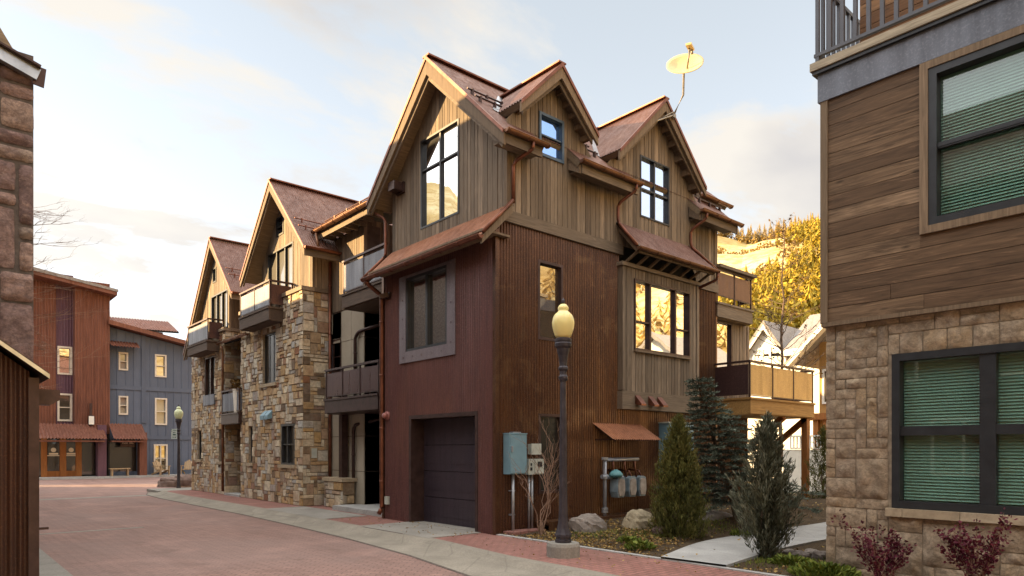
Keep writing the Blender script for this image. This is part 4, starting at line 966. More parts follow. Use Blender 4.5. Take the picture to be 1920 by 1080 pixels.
window(R, south(YF + .12), *wa, (), (), .1, .05, .2, 'frame_white', 'glass', .05); window(R, south(YF + .12), *wb, (), (.5,), .1, .07, .2, 'frame_white', 'glass_dark', .05)
mb = MB(); mb.box(xa, xd - .05, YF + .5, YF + 9, 0, zt); mb.box(xc + .03, xd - .03, YF - .3, YF + .6, 2.5, zt); mb.box(xd - .1, xd, YF - .4, YF + 6, 0, zt); mb.build('inner_core', 'dark', R)
a = fp(220, 546, YF - 1.2); mb = MB(); mb.prism([(xa, YF - 1.2, a[1] + .75), (a[0], YF - 1.2, a[1]), (a[0], YF - 1.2, a[1] - .25), (xa, YF - 1.2, a[1] + .45)], (0, 12, 0)); mb.build('roof', 'rust_far', R)
mb = MB(); mb.prism([(xa, YF - 1.25, a[1] + .85), (a[0] + .05, YF - 1.25, a[1] + .1), (a[0] + .05, YF - 1.25, a[1] - .05), (xa, YF - 1.25, a[1] + .65)], (0, .05, 0)); mb.build('roof_edge', 'greyroof', R)
def awning(parent, u0, u1, v0, v1, out=1.0):
    a, b = fp(u0, v0), fp(u1, v1); x0, x1 = a[0], b[0]; z1, z0 = fp((u0 + u1) / 2, v0)[1], P((u0 + u1) / 2, v1, 'y', YF - .5 - out)[2]
    mb = MB(); pr = corr(0, x1 - x0, .16, .03)
    for (p, oa, _), (q, ob, _) in zip(pr, pr[1:]): mb.face([(x0 + p, YF - .5, z1 + oa), (x0 + q, YF - .5, z1 + ob), (x0 + q + .1, YF - .5 - out, z0 + ob), (x0 + p + .1, YF - .5 - out, z0 + oa)])
    mb.box(x0, x1, YF - .5 - out + .05, YF - .5, z0 - .18, z0 - .1)
    return mb.build('awning', 'rust_far', parent)
awning(R, 40, 188, 795, 822)
mb = MB(); x0, x1 = fp(178, 850)[0], fp(194, 850)[0]; mb.box(x0, x1, YF - .9, YF - .2, 0, 3.0); mb.build('pier', 'purple_far', R)
mb = MB(); 
for u in (82, 118, 148): x = fp(u, 860)[0]; mb.box(x - .13, x + .13, YF - .05, YF + .12, 0, 2.45)
mb.box(fp(78, 860)[0], fp(152, 860)[0], YF - .04, YF + .12, 2.3, 2.55)
for u0, u1 in ((84, 116), (120, 146)):
    for x in (fp(u0 + 2, 860)[0], fp(u1 - 2, 860)[0]): mb.box(x - .06, x + .06, YF - .0, YF + .1, 0, 2.3)
    mb.box(fp(u0 + 2, 860)[0] + .06, fp(u1 - 2, 860)[0] - .06, YF, YF + .1, 0, .35)
do = mb.build('shop_door', 'orangewood', R)
for u0, u1 in ((86, 115), (122, 145)):
    x0, x1 = fp(u0, 860)[0], fp(u1, 860)[0]; mb = MB(); mb.box(x0, x1, YF + .04, YF + .07, .3, 2.3); mb.build('pane', 'glass_dark', do)
    mb = MB(); xm = (x0 + x1) / 2; yy = YF + .03
    mb.box(xm - .22, xm + .22, yy - .01, yy, 1.28, 1.38); mb.tube([(xm, yy - .01, 1.55), (xm, yy, 1.55)], .13, 12)
    for k in (-.4, .4): mb.box(xm + k - .08, xm + k + .08, yy - .01, yy, 1.36, 1.44)
    mb.box(xm - .36, xm + .36, yy - .01, yy, 1.20, 1.25); mb.build('door_emblem', 'letter', do)
mb = MB(); mb.box(fp(40, 860)[0], fp(79, 860)[0], YF + .05, YF + .1, .1, 2.6); mb.build('shop_window', 'glass_dark', R); mb = MB(); mb.box(fp(153, 860)[0], fp(178, 860)[0], YF + .05, YF + .1, .1, 2.6); mb.build('shop_window', 'glass_dark', R)
mb = MB(); q = fp(170, 787, YF - .5); mb.box(q[0] - .11, q[0] + .11, YF - .72, YF - .5, q[1] - .3, q[1] + .25); mb.box(q[0] - .06, q[0] + .06, YF - .62, YF - .5, q[1] + .25, q[1] + .95); o = mb.build('wall_lantern', 'bronze', R)
mb = MB(); mb.box(q[0] - .13, q[0] + .13, YF - .76, YF - .725, q[1] - .28, q[1] + .2); mb.build('lantern_glass', 'white', o)

B = thing('blue_building', 'slate blue boarded building with cream framed windows beside the red shop', 'building', (fp(280, 888)[0], YF, 0))
x0, x1 = xd, fp(420, 800)[0]; za = fp(203, 612)[1]; sb_ = south(YF); zb = P(352, 652, 'y', YF)[2]; xr = fp(352, 652)[0]
topB = lambda x: za + (zb - za) * (x - x0) / (xr - x0)
wins = [frect(222, 660, 240, 695), frect(290, 664, 312, 708), frect(222, 742, 240, 778), frect(290, 746, 313, 797), frect(288, 833, 314, 885)]
shop = frect(197, 828, 256, 889); shop = (x0 + .05, shop[1], .25, shop[3])
mb = MB(); skin(mb, sb_, battens(x0, x1, .45, .06, .03), lin(0), topB, wins + [shop]); mb.build('wall', 'bluewood', B)
mb = MB()
for v in (728, 820): z = fp(260, v)[1]; mb.box(x0, x1, YF - .055, YF - .01, z - .12, z + .12)
x = fp(269, 700)[0]; mb.box(x - .12, x + .12, YF - .07, YF - .02, 3.2, topB(x)); mb.build('belt_board', 'bluewood', B)
for i, w in enumerate(wins): window(B, sb_, *w, ((.5,) if i == 4 else ()), (.5,), .09, .07, .18, 'frame_white', 'glass_far' if i not in (1, 4) else 'glass_amber', .06)
mb = MB(); mb.prism([(x0, YF + .25, 0), (x1, YF + .25, 0), (x1, YF + .25, topB(x1) - .1), (x0, YF + .25, za - .1)], (0, 8, 0)); mb.build('inner_core', 'dark', B)
mb = MB(); mb.prism([(x0 - .1, YF - .7, za + .3), (x1, YF - .7, topB(x1) + .3), (x1, YF - .7, topB(x1) + .05), (x0 - .1, YF - .7, za + .05)], (0, 9, 0)); mb.build('roof', 'rust_far', B)
a, b_ = fp(200, 592, YF + 3), fp(328, 606, YF + 3); c, d = fp(200, 612, YF + 1.5), fp(322, 622, YF + 1.5)
mb, sb = MB(), MB(); roof_slope(mb, sb, (c[0] - 3, YF + 1.0, c[1] - .2), (d[0] + .3, YF + 1.0, d[1] - .05), (0, 2.5, 1.0), .16, .02, .1); o = mb.build('upper_roof', 'rust_far', B); sb.build('upper_soffit', 'dark', o)
mb = MB(); mb.box(c[0] - 2, d[0] - .5, YF + 1.6, YF + 6, za - 2, d[1] - .1); mb.build('upper_wall', 'rust_far', B)
def small_awning(u0, u1, v0, v1):
    a, b_ = fp(u0, v0), fp(u1, v1); mb = MB(); pr = corr(0, b_[0] - a[0], .16, .03)
    for (p, oa, _), (q, ob, _) in zip(pr, pr[1:]): mb.face([(a[0] + p, YF - .02, a[1] + oa), (a[0] + q, YF - .02, a[1] + ob), (a[0] + q, YF - .9, b_[1] + ob - .05), (a[0] + p, YF - .9, b_[1] + oa - .05)])
    mb.build('awning', 'rust_far', B)
small_awning(203, 257, 638, 654); awning(B, 200, 262, 795, 823)
mb = MB(); mb.box(shop[0], shop[1], YF + .1, YF + .16, .2, shop[3]); mb.build('shop_window', 'glass_dark', B)
mb = MB(); x = fp(262, 860)[0]; mb.box(x - .2, x + .2, YF - .9, YF - .3, 0, 2.6); mb.build('pier', 'rust_far', B)
# shop sign hanging under the awning
q0, q1 = fp(226, 822, YF - .6), fp(253, 838, YF - .6)
s_ = thing('shop_sign', 'dark hanging shop sign with cream lettering under the rust awning', 'sign', (q0[0], YF - .6, q1[1]))
mb = MB(); mb.box(q0[0], q1[0], YF - .63, YF - .57, q1[1], q0[1]); mb.build('board', 'bronze', s_)
mb = MB(); n = 11; wd = (q1[0] - q0[0]) * .78
for i in range(n):
    if i == 6: continue
    x = q0[0] + (q1[0] - q0[0]) * .11 + wd * i / n; z = (q0[1] + q1[1]) / 2 - .07; t_ = wd / n * .72; k = i % 4
    mb.box(x, x + t_ * .3, YF - .645, YF - .632, z, z + .16)
    if k != 1: mb.box(x + t_ * .31, x + t_, YF - .645, YF - .632, z + (.12 if k != 2 else 0), z + (.16 if k != 2 else .04))
    if k in (0, 3): mb.box(x + t_ * .7, x + t_, YF - .645, YF - .632, z, z + .119)
mb.build('lettering', 'letter', s_); mb = MB(); xm = (q0[0] + q1[0]) / 2; mb.tube([(xm, YF - .645, q0[1] - .1), (xm, YF - .632, q0[1] - .1)], .07, 10); mb.build('emblem', 'mauve', s_)
mb = MB(); 
for x in (q0[0] + .1, q1[0] - .1): mb.box(x - .015, x + .015, YF - .61, YF - .59, q0[1], q0[1] + .35)
mb.build('hanger', 'bronze', s_)
# bench
q0, q1 = P(205, 891, 'y', YF - 1.0), P(243, 891, 'y', YF - 1.0)
be = thing('bench', 'low plain wooden bench under the shop sign', 'bench', ((q0[0] + q1[0]) / 2, YF - 1.0, .02))
mb = MB(); mb.box(q0[0], q1[0], YF - 1.25, YF - .8, .42, .48); mb.build('seat', 'woodchair', be)
for x in (q0[0] + .08, q1[0] - .16):
    mb = MB(); mb.box(x, x + .08, YF - 1.2, YF - .85, .02, .42); mb.build('leg', 'woodchair', be)
# slatted garden chairs
def adirondack(x, y, rz, label):
    c = thing('garden_chair', label, 'chair', (0, 0, 0), 'slatted wooden garden chairs by the blue building')
    mb = MB()
    for i in range(5): mb.box(-.27 + .11 * i, -.18 + .11 * i, -.3, .22, .30 - .0, .33)
    mb.build('seat', 'woodchair', c); mb = MB()
    for i in range(5): hgt = .62 - abs(i - 2) * .06; mb.beam((-.225 + .1125 * i, .18, .28), (-.225 + .1125 * i, .45, .28 + hgt), .095, .025, (0, 1, 0))
    mb.build('backrest', 'woodchair', c)
    for s in (-1, 1):
        mb = MB(); mb.box(s * .33 - .06, s * .33 + .06, -.34, .34, .52, .55); mb.build('armrest', 'woodchair', c)
        mb = MB(); mb.box(s * .31 - .02, s * .31 + .02, -.30, -.20, 0, .52); mb.build('leg', 'woodchair', c)
        mb = MB(); mb.beam((s * .28, -.2, .27), (s * .28, .5, .03), .03, .1); mb.build('leg', 'woodchair', c)
    c.location = (x, y, .02); c.rotation_euler = (0, 0, rz); return c
q = P(303, 890, 'y', YF - .9); ch = adirondack(q[0], YF - .9, .5, 'slatted wooden garden chair left of the far lamp, before the cream framed window')
q = P(352, 889, 'y', YF - .9); copy_tree(ch, (q[0], YF - .9, .02), 'slatted wooden garden chair between the far lamp post and the stone corner', rotz=-.5)

# ================================================================ LEFT SIDE
LB = thing('stone_building', 'tall building of dark red field stone with a grey eave at the left edge', 'building', (-9, 2.5, 0))
yl = 2.6; xr_ = P(66, 500, 'y', yl)[0]; pl = south(yl)
eA, eB = P(0, 128, 'y', yl), P(67, 150, 'y', yl)
mb = MB(); mb.box(-13, xr_ - .02, yl + .01, yl + .6, 0, eB[2] + .35); mb.box(-16, -7.25, yl + .6, 11, 0, 7.4); mb.box(-16, -7.6, 6.6, 13.1, 7.4, 10.3); mb.box(-15.9, -7.7, 6.65, 11.6, 10.3, 11.1); mb.box(-16, -7.25, 11, 30, 0, 8.4); o = mb.build('wall', 'mortar_dark', LB)  # unseen rear blocks, heights shaped to shade the street and house gable
mb = MB(); stones(mb, pl, xr_ - 2.2, xr_, 1.0, eB[2] + .1, (), .23, 3, 4, .03, .03, .06, sub=1, rough=.024, rnd_c=.028); mb.build('stone_facing', 'stone_left', o, True)
mb = MB(); mb.beam((eA[0] - 1.2, yl - .1, eA[2] + .55), (eB[0] + .02, yl - .1, eB[2] + .02), .12, .17); mb.build('eave_flashing', 'zinc', LB)
mb = MB(); mb.beam((eA[0] - 1.2, yl - .12, eA[2] + .66), (eB[0] + .04, yl - .12, eB[2] + .12), .25, .03); mb.beam((eB[0] + .02, yl - .1, eB[2] - .12), (eB[0] + .05, yl - .1, eB[2] + .16), .14, .03, (0, 1, 0)); mb.build('eave_drip', 'bronze', LB)
rA, rB = P(-60, -20, 'y', yl + .5), P(28, 124, 'y', yl + .5)
mb = MB(); mb.beam((rA[0], yl + .5, rA[2]), (rB[0], yl + .5, rB[2]), .08, .2); mb.build('barge_board', 'soffit', LB)
mb = MB(); mb.prism([(-17, yl + .5, 7.0), (rB[0] + .03, yl + .5, rB[2] + .12), (rA[0], yl + .5, rA[2] + .12), (-12.3, yl + .5, 13.0), (-17, yl + .5, 8.5)], (0, 3.5, 0)); mb.build('roof', 'rust_shed', LB)  # unseen peak raised to shade the near right building
OP = thing('plank_house', 'unseen brown plank house with a steep roof on the left side of the street', 'house', (-11.5, -7, 0))  # out of view, known from reflections; made tall to shade the right building
mb = MB(); oz = .0
while oz < 8.4: mb.box(-10.55, -10.5, -16, .2, oz, oz + .19, RND()); oz += .2
mb.box(-18, -10.56, -16, .2, 0, 8.4); mb.build('wall', 'plank_up', OP)
mb = MB(); mb.prism([(-10.1, -16.3, 8.0), (-10.1, -16.3, 8.25), (-14.3, -16.3, 11.9), (-18.5, -16.3, 8.25), (-18.5, -16.3, 8.0)], (0, 16.8, 0)); mb.build('roof', 'rust_roof', OP)
ow = Plane((-10.5, 0, 0), (0, 1, 0), (1, 0, 0))
for yy, zz_ in ((-3.2, 3.4), (-6.4, 3.4), (-9.6, 3.4), (-3.2, 6.1), (-6.4, 6.1), (-9.6, 6.1), (-5, .9)): window(OP, ow, yy, yy + 1.5, zz_, zz_ + 1.5, (.5,), (), .08, .07, .1, 'frame_white', 'glass_sky', .04)
SH = thing('steel_shed', 'dark rusted corrugated shed with a sloping grey edged roof at the near left', 'shed', (-8, .65, 0))
ys_ = .65; sA, sB = P(0, 652, 'y', ys_), P(88, 712, 'y', ys_); xw = P(73, 900, 'y', ys_)[0]; sl2 = (sA[2] - sB[2]) / (sB[0] - sA[0])
topS = lambda x: sB[2] - .05 + (sB[0] - x) * sl2
mb = MB(); skin(mb, south(ys_), corr(xw - 2.4, xw - .1, .095, .014, 8), lin(-.1), topS); mb.build('wall', 'rust_shed', SH)
mb = MB(); mb.box(xw - .11, xw, ys_ - .03, ys_ + .1, -.1, topS(xw)); mb.box(xw - .03, xw - .005, ys_ + .1, yl, -.1, topS(xw)); mb.build('corner_trim', 'bronze', SH)
mb = MB(); mb.prism([(xw - 2.4, ys_ + .04, -.1), (xw - .04, ys_ + .04, -.1), (xw - .04, ys_ + .04, topS(xw) - .02), (xw - 2.4, ys_ + .04, topS(xw - 2.4) - .02)], (0, 1.6, 0)); mb.build('inner_core', 'dark', SH)
mb = MB(); q = lambda x, dz: (x, ys_ - .2, topS(x) + .05 + dz); mb.prism([q(xw - 2.4, 0), q(sB[0], 0), q(sB[0], .07), q(xw - 2.4, .07)], (0, 2.1, 0)); mb.build('roof', 'bronze', SH)
mb = MB(); q = lambda x, dz: (x, ys_ - .215, topS(x) + .05 + dz); mb.prism([q(xw - 2.4, .0), q(sB[0] + .005, .0), q(sB[0] + .005, .055), q(xw - 2.4, .055)], (0, .014, 0)); mb.build('roof_edge', 'zinc', SH)
q = P(76, 745, 'y', ys_ + .3); mb = MB(); mb.prism([(q[0] - .05, ys_ + .2, q[2] + .1), (q[0] + .20, ys_ + .2, q[2] + .1), (q[0] + .20, ys_ + .2, q[2] - .03), (q[0] + .10, ys_ + .2, q[2] - .1), (q[0] - .05, ys_ + .2, q[2] - .1)], (0, .22, 0)); mb.build('wall_light', 'bronze', SH)
q = P(75, 991, 'y', ys_ + .3); mb = MB(); mb.beam((q[0] - .08, ys_ + .3, q[2]), (q[0] + .09, ys_ + .3, q[2]), .05, .03); mb.build('door_stop', 'bronze', SH)

# ================================================================ RIGHT BUILDING
RB = thing('wood_and_stone_building', 'near right building of dark brown planks over brown sandstone with green blinds', 'building', (.7, -5.8, 0))
XR = .62; pw_ = west(XR); YC = -5.78; YE = -11.5
w2 = (-8.50, -6.58, .90, 2.73); wu = (-8.75, -6.99, 4.15, 5.94); ps = west(XR + .07)
mb = MB(); skin(mb, ps, [(YE, -.012, .5), (YC - .02, -.012, .5)], lin(0), lin(3.22), [w2]); mb.box(XR + .35, 9, YE, YC - .1, 0, 3.2); mb.box(XR + .08, 9, YC - .12, YC - .05, 0, 3.2); o = mb.build('wall', 'mortar', RB)
mb = MB(); stones(mb, ps, YE, YC - .01, 0, 3.22, [w2], .125, 5, 4, .005, .012, .024, sub=1, rough=.024, rnd_c=.010); mb.build('stone_facing', 'stone_right', o, True)
mb = MB(); z = 3.21
ends = []
while z < 6.0: ends.append(z); z += .178
for i, z in enumerate(ends):
    z1 = min(z + .172, 6.03); r = RND(); z = max(z, 3.21)
    for (a, b_) in ((YE, YC - .06),):
        segs = [(a, b_)]
        if z1 > wu[2] - .09 and z < wu[3] + .1: segs = [(a, wu[0] - .09), (wu[1] + .09, b_)]
        for p, q in segs:
            if q - p > 1.6 and len(segs) == 1:
                m = U(p + .6, q - .6); parts = [(p, m - .002), (m + .002, q)]
            else: parts = [(p, q)]
            for pp, qq in parts: mb.pbox(pw_, pp, qq, z, z1, -.03, .0 + U(-.002, .002), RND())
        if len(segs) == 2 and z < wu[2] - .10: mb.pbox(pw_, wu[0] - .089, wu[1] + .089, z, min(z1, wu[2] - .087), -.03, 0, r)
mb.build('plank_wall', 'plank', RB)
mb = MB(); mb.box(XR + .3, 9, YE, YC - .1, 3.2, 6.4); mb.box(XR + .04, XR + .3, YE, wu[0] - .05, 3.22, 6.1); mb.box(XR + .04, XR + .3, wu[1] + .05, YC - .11, 3.22, 6.1); mb.box(XR + .04, XR + .3, wu[0] - .05, wu[1] + .05, 3.22, wu[2] - .03); mb.box(XR + .04, XR + .3, wu[0] - .05, wu[1] + .05, wu[3] + .02, 6.1); mb.build('inner_core', 'dark', RB)
mb = MB(); mb.pbox(pw_, YC - .07, YC + .02, 3.20, 6.03, -.10, .02); trimbox(mb, pw_, wu[0], wu[1], wu[2], wu[3], .085, -.03, .035); mb.pbox(pw_, YE, YC + .01, 3.155, 3.205, -.1, .02); mb.build('corner_board', 'trimwood', RB)
mb = MB(); mb.pbox(pw_, YE, YC + .05, 6.03, 6.40, -.5, .03); mb.box(XR + .5, 8, YC - .1, YC + .05, 6.03, 6.40); mb.build('fascia', 'steelblue', RB)
mb = MB(); mb.pbox(pw_, YE, YC + .10, 6.385, 6.43, -.4, .075); mb.build('drip_edge', 'frame', RB)
mb = MB(); mb.pbox(pw_, YE, YC + .12, 6.43, 6.53, -.25, .10); mb.box(XR + .25, 7, YC - .1, YC + .12, 6.43, 6.53); mb.build('deck_edge', 'deckwood', RB)
mb = MB(); n = 0
mb.pbox(pw_, YE, YC + .09, 6.62, 6.66, .0, .05); mb.pbox(pw_, YE, YC + .09, 7.55, 7.60, -.01, .06)
for i in range(40):
    y = YC + .05 - i * .155
    if y < YE: break
    mb.pbox(pw_, y - .022, y + .022, 6.66 if i else 6.53, 7.55, .003, .047)
for i in range(1, 16):
    x = XR - .03 + i * .155; mb.box(x - .022, x + .022, YC + .03, YC + .07, 6.66, 7.55)
mb.box(XR - .03, XR + 2.6, YC + .025, YC + .075, 6.62, 6.66); mb.box(XR - .03, XR + 2.6, YC + .025, YC + .075, 7.55, 7.6); mb.build('railing', 'railgrey', RB)
mb = MB(); z = 6.5
while z < 9.2: mb.box(XR + .9, XR + .95, YE, -5.88, z, z + .15, RND()); z += .158
mb.build('terrace_wall', 'plank_up', RB)
def blind_window(s0, s1, z0, z1, pl, double, name='window'):
    o = window(RB, pl, s0, s1, z0, z1, (.5,) if double else (), (.5,), .085, .15 if double else .05, .12, 'frame', 'clear', .02, name)
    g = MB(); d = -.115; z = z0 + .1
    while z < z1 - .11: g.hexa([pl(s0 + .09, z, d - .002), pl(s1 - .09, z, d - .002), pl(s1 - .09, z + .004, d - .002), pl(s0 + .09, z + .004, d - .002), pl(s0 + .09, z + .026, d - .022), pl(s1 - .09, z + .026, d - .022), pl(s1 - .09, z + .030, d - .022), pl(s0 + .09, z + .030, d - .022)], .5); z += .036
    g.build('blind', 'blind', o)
    g = MB(); g.pbox(pl, s0 + .03, s1 - .03, z0 + .03, z1 - .03, d - .05, d - .04); g.build('blind_shade', 'blind_shade', o)
    g = MB(); g.pbox(pl, s0, s1, z0, z1, d - .08, d - .06); g.build('window_back', 'dark', o)
    for rr in (.03, .5):
        zc = z0 + (z1 - z0) * rr
        if rr: g = MB(); g.pbox(pl, s0 + .086, s1 - .086, zc - .035, zc + .035, -.05, -.012); g.build('meeting_rail', 'frame', o)
blind_window(*w2, ps, True); blind_window(*wu, pw_, False)
mb = MB(); 
y = w2[0] - .1
while y < w2[1] + .05: e = min(y + U(.35, .6), w2[1] + .06); mb.pbox(ps, y, e - .006, .80, .896, -.1, .07); y = e
mb.build('window_sill', 'sill', RB)
# ================================================================ HOUSES BEHIND
WX = 24.0
def bp(u, v): q = P(u, v, 'x', WX); return q[1], q[2]
WH = thing('white_house', 'white gabled house glowing in the sun beyond the golden balcony', 'house', (WX, bp(1450, 800)[0], 0))
yA, yB = bp(1392, 700)[0], bp(1600, 700)[0]; pw2 = west(WX)
gA, gP, gB = bp(1400, 668), bp(1437, 612), bp(1473, 668)
mb = MB(); mb.box(WX, WX + 7, yB - 2, yA, 0, gA[1]); mb.prism([(WX, gA[0], gA[1]), (WX, gP[0], gP[1]), (WX, gB[0], gB[1])], (5, 0, 0)); mb.build('wall', 'white', WH)
mb = MB(); ov = .18
for e in (gA, gB): sg = 1 if e[0] > gP[0] else -1; mb.prism([(WX - .3, e[0] + sg * ov, e[1] - ov * 1.4), (WX - .3, gP[0], gP[1] + .05), (WX - .3, gP[0], gP[1] + .28), (WX - .3, e[0] + sg * ov, e[1] + .08)], (5.3, 0, 0))
rA = bp(1476, 640); mb.prism([(WX - .4, gB[0], gA[1] - .1), (WX - .4, yB - 2.4, gA[1] - .1), (WX + 2.6, yB - 2.4, gA[1] + 2.0), (WX + 2.6, gB[0], gA[1] + 2.0)], (0, 0, .15)); mb.build('roof', 'greyroof', WH)
mb = [MB()]; rakes(mb, 'x', WX - .33, .04, (gA[0] + ov, gA[1] - .2), (gB[0] - ov, gB[1] - .2), (gP[0], gP[1] + .05), .16, 0); mb = mb[0]; mb.build('barge_board', 'white', WH); mb = MB(); mb.box(WX - .45, WX - .38, yB - 2.4, gB[0], gA[1] - .25, gA[1] + .05); mb.build('eave_fascia', 'white', WH)
a, b_ = bp(1412, 655), bp(1446, 690); wy0, wy1 = b_[0], a[0]
window(WH, pw2, wy0, wy1, b_[1] - .1, a[1], (.5,), (), .1, .16, .06, 'white', 'glass_sky', .05)
CT = thing('white_cottage', 'white cottage with grey roof at the foot of the golden slope to the right', 'house', (34, -19, 0))
mb = MB(); mb.box(30, 38, -24, -14, 0, 5.2); mb.prism([(30, -24, 5.2), (30, -14, 5.2), (30, -19, 9.2)], (8, 0, 0)); mb.build('wall', 'white', CT)
for e in (-24.6, -13.4): mb = MB(); mb.prism([(29.5, e, 4.8), (29.5, -19, 9.3), (29.5, -19, 9.6), (29.5, e, 5.1)], (9, 0, 0)); mb.build('roof', 'greyroof', CT)
window(CT, west(30), -21, -19.6, 2, 4, (.5,), (), .1, .08, .08, 'frame', 'glass_dark', .05); window(CT, west(30), -18, -16.6, 2, 4, (.5,), (), .1, .08, .08, 'frame', 'glass_dark', .05)
OH = thing('timber_house', 'honey coloured timber house glimpsed under the golden balcony', 'house', (WX - 6, bp(1530, 800)[0] - 4, 0))
q0, q1 = P(1500, 700, 'x', 19), P(1580, 700, 'x', 19)
mb = MB(); mb.box(19.2, 23, q1[1] - 1, P(1532, 700, 'x', 19)[1], 0, P(1540, 640, 'x', 19)[2]); mb.build('wall', 'goldwood', OH)
mb = MB(); 
for u in (1512, 1531, 1550): y = P(u, 800, 'x', 18.5)[1]; mb.box(18.4, 18.6, y - .1, y + .1, 0, 3.0)
mb.box(18.3, 19.2, q1[1] - 1, P(1505, 700, 'x', 18.5)[1], 2.75, 3.0); mb.build('porch', 'orangewood', OH)
window(OH, west(19.18), P(1556, 700, 'x', 19)[1], P(1538, 700, 'x', 19)[1], 3.4, 4.8, (), (), .08, .05, .04, 'white', 'glass_amber', .03)
mb = MB(); a, b_ = P(1474, 690, 'x', 18.2), P(1600, 552, 'x', 18.2); mb.beam(a, b_, .16, .36, (1, 0, 0)); mb.build('barge_board', 'white', OH)
a2 = Vector(a) + Vector((0, 0, .18)); b2 = Vector(b_) + Vector((0, 0, .18)); mb = MB(); mb.prism([a2, b2, b2 + Vector((0, 0, .08)), a2 + Vector((0, 0, .08))], (5, 0, 0)); mb.build('roof', 'greyroof', OH)
FN = thing('white_railing', 'white picket porch railing in the sun below the golden balcony', 'railing', (18, P(1510, 830, 'x', 18)[1], 0))
ya, yb = P(1482, 830, 'x', 17.6)[1], P(1600, 830, 'x', 17.6)[1]; zT, zB = P(1510, 816, 'x', 17.6)[2], P(1510, 842, 'x', 17.6)[2]
mb = MB(); mb.box(17.55, 17.65, yb, ya, zT - .07, zT); mb.box(17.56, 17.64, yb, ya, zB, zB + .06); mb.build('rail', 'white', FN)
mb = MB(); y = yb
while y < ya: mb.box(17.58, 17.62, y, y + .05, zB + .06, zT - .07); y += .13
mb.build('pickets', 'white', FN); mb = MB(); mb.box(17.6, 17.75, yb, ya + .3, -.1, zB - .02); mb.build('skirt', 'white', FN)

# ================================================================ STREET LAMPS AND SIGN
SLM = thing('street_lamp', 'near black iron street lamp with cream acorn globe on a round concrete block', 'street lamp', (0, 0, 0), 'iron street lamps')
mb = MB(); mb.lathe((0, 0, 0), [(.0, -.12), (.25, -.12), (.252, .16), (.235, .205), (.0, .21)], 20); o = mb.build('base_block', 'concrete', SLM)
mb = MB(); mb.lathe((0, 0, 0), [(.0, .21), (.125, .21), (.125, .25), (.112, .255), (.112, .29), (.128, .295), (.128, .33), (.115, .36), (.094, .42), (.080, .50), (.071, .60), (.067, .72), (.063, 1.0), (.055, 1.8), (.044, 2.62), (.0, 2.62)], 24, flute=.05); mb.build('pole', 'lamp_iron', SLM)
mb = MB(); mb.lathe((0, 0, 0), [(0, 2.62), (.058, 2.62), (.070, 2.65), (.070, 2.68), (.054, 2.71), (.052, 2.76), (.074, 2.79), (.074, 2.815), (.058, 2.84), (.060, 2.90), (.075, 3.0), (.092, 3.06), (.096, 3.10), (.125, 3.13), (.130, 3.17), (.122, 3.19), (.128, 3.21), (.128, 3.24), (.10, 3.26), (0, 3.26)], 24); mb.build('capital', 'lamp_iron', SLM, False)
mb = MB(); mb.lathe((0, 0, 0), [(0, 3.25), (.098, 3.255), (.125, 3.30), (.150, 3.37), (.165, 3.44), (.168, 3.49), (.158, 3.55), (.135, 3.60), (.102, 3.635), (.078, 3.655), (.074, 3.67), (.082, 3.69), (.080, 3.715), (.066, 3.74), (.045, 3.76), (0, 3.775)], 28); mb.build('globe', 'globe', SLM, True)
mb = MB(); mb.lathe((0, 0, 0), [(0, 3.77), (.024, 3.77), (.02, 3.79), (.028, 3.81), (.02, 3.83), (.008, 3.85), (0, 3.87)], 12); mb.build('finial', 'lamp_iron', SLM, True)
q = P(1056, 1044, 'z', -.01); SLM.location = (q[0], q[1], 0)
q2 = P(335, 915, 'z', 0)
far_lamp = copy_tree(SLM, (q2[0], q2[1], -.42), 'far iron street lamp with pale green globe at the bend, beside the stone corner')
for c in far_lamp.children:
    if c.name.startswith('globe'): c.data = c.data.copy(); c.data.materials[0] = M['globe_green']
sg = thing('street_sign', 'small pale no parking sign clamped to the far street lamp pole', 'sign', (q2[0], q2[1], 2.1))
a, b_ = P(321, 804, 'y', q2[1]), P(332, 823, 'y', q2[1])
mb = MB(); mb.box(a[0], b_[0], q2[1] - .012, q2[1], b_[2], a[2]); mb.build('face', 'sign_white', sg)
mb = MB(); xm, zm = (a[0] + b_[0]) / 2, (a[2] + b_[2]) / 2; w = (b_[0] - a[0]); h = a[2] - b_[2]
for dx, dz, ww, hh in ((-.15, .12, .12, .10), (.05, .15, .3, .05), (0, -.08, .5, .14), (-.18, -.33, .24, .08), (.18, -.33, .24, .08), (-.48, .44, .2, .07), (-.48, .28, .2, .06), (.05, .36, .5, .05)):
    mb.box(xm + (dx - ww / 2) * w, xm + (dx + ww / 2) * w, q2[1] - .018, q2[1] - .0125, zm + (dz - hh / 2) * h, zm + (dz + hh / 2) * h)
mb.build('lettering', 'sign_ink', sg)
mb = MB(); mb.box(b_[0], q2[0] - .05, q2[1] - .01, q2[1] + .01, zm + .1, zm + .14); mb.box(b_[0], q2[0] - .05, q2[1] - .01, q2[1] + .01, zm - .14, zm - .1); mb.build('clamp', 'lamp_iron', sg)

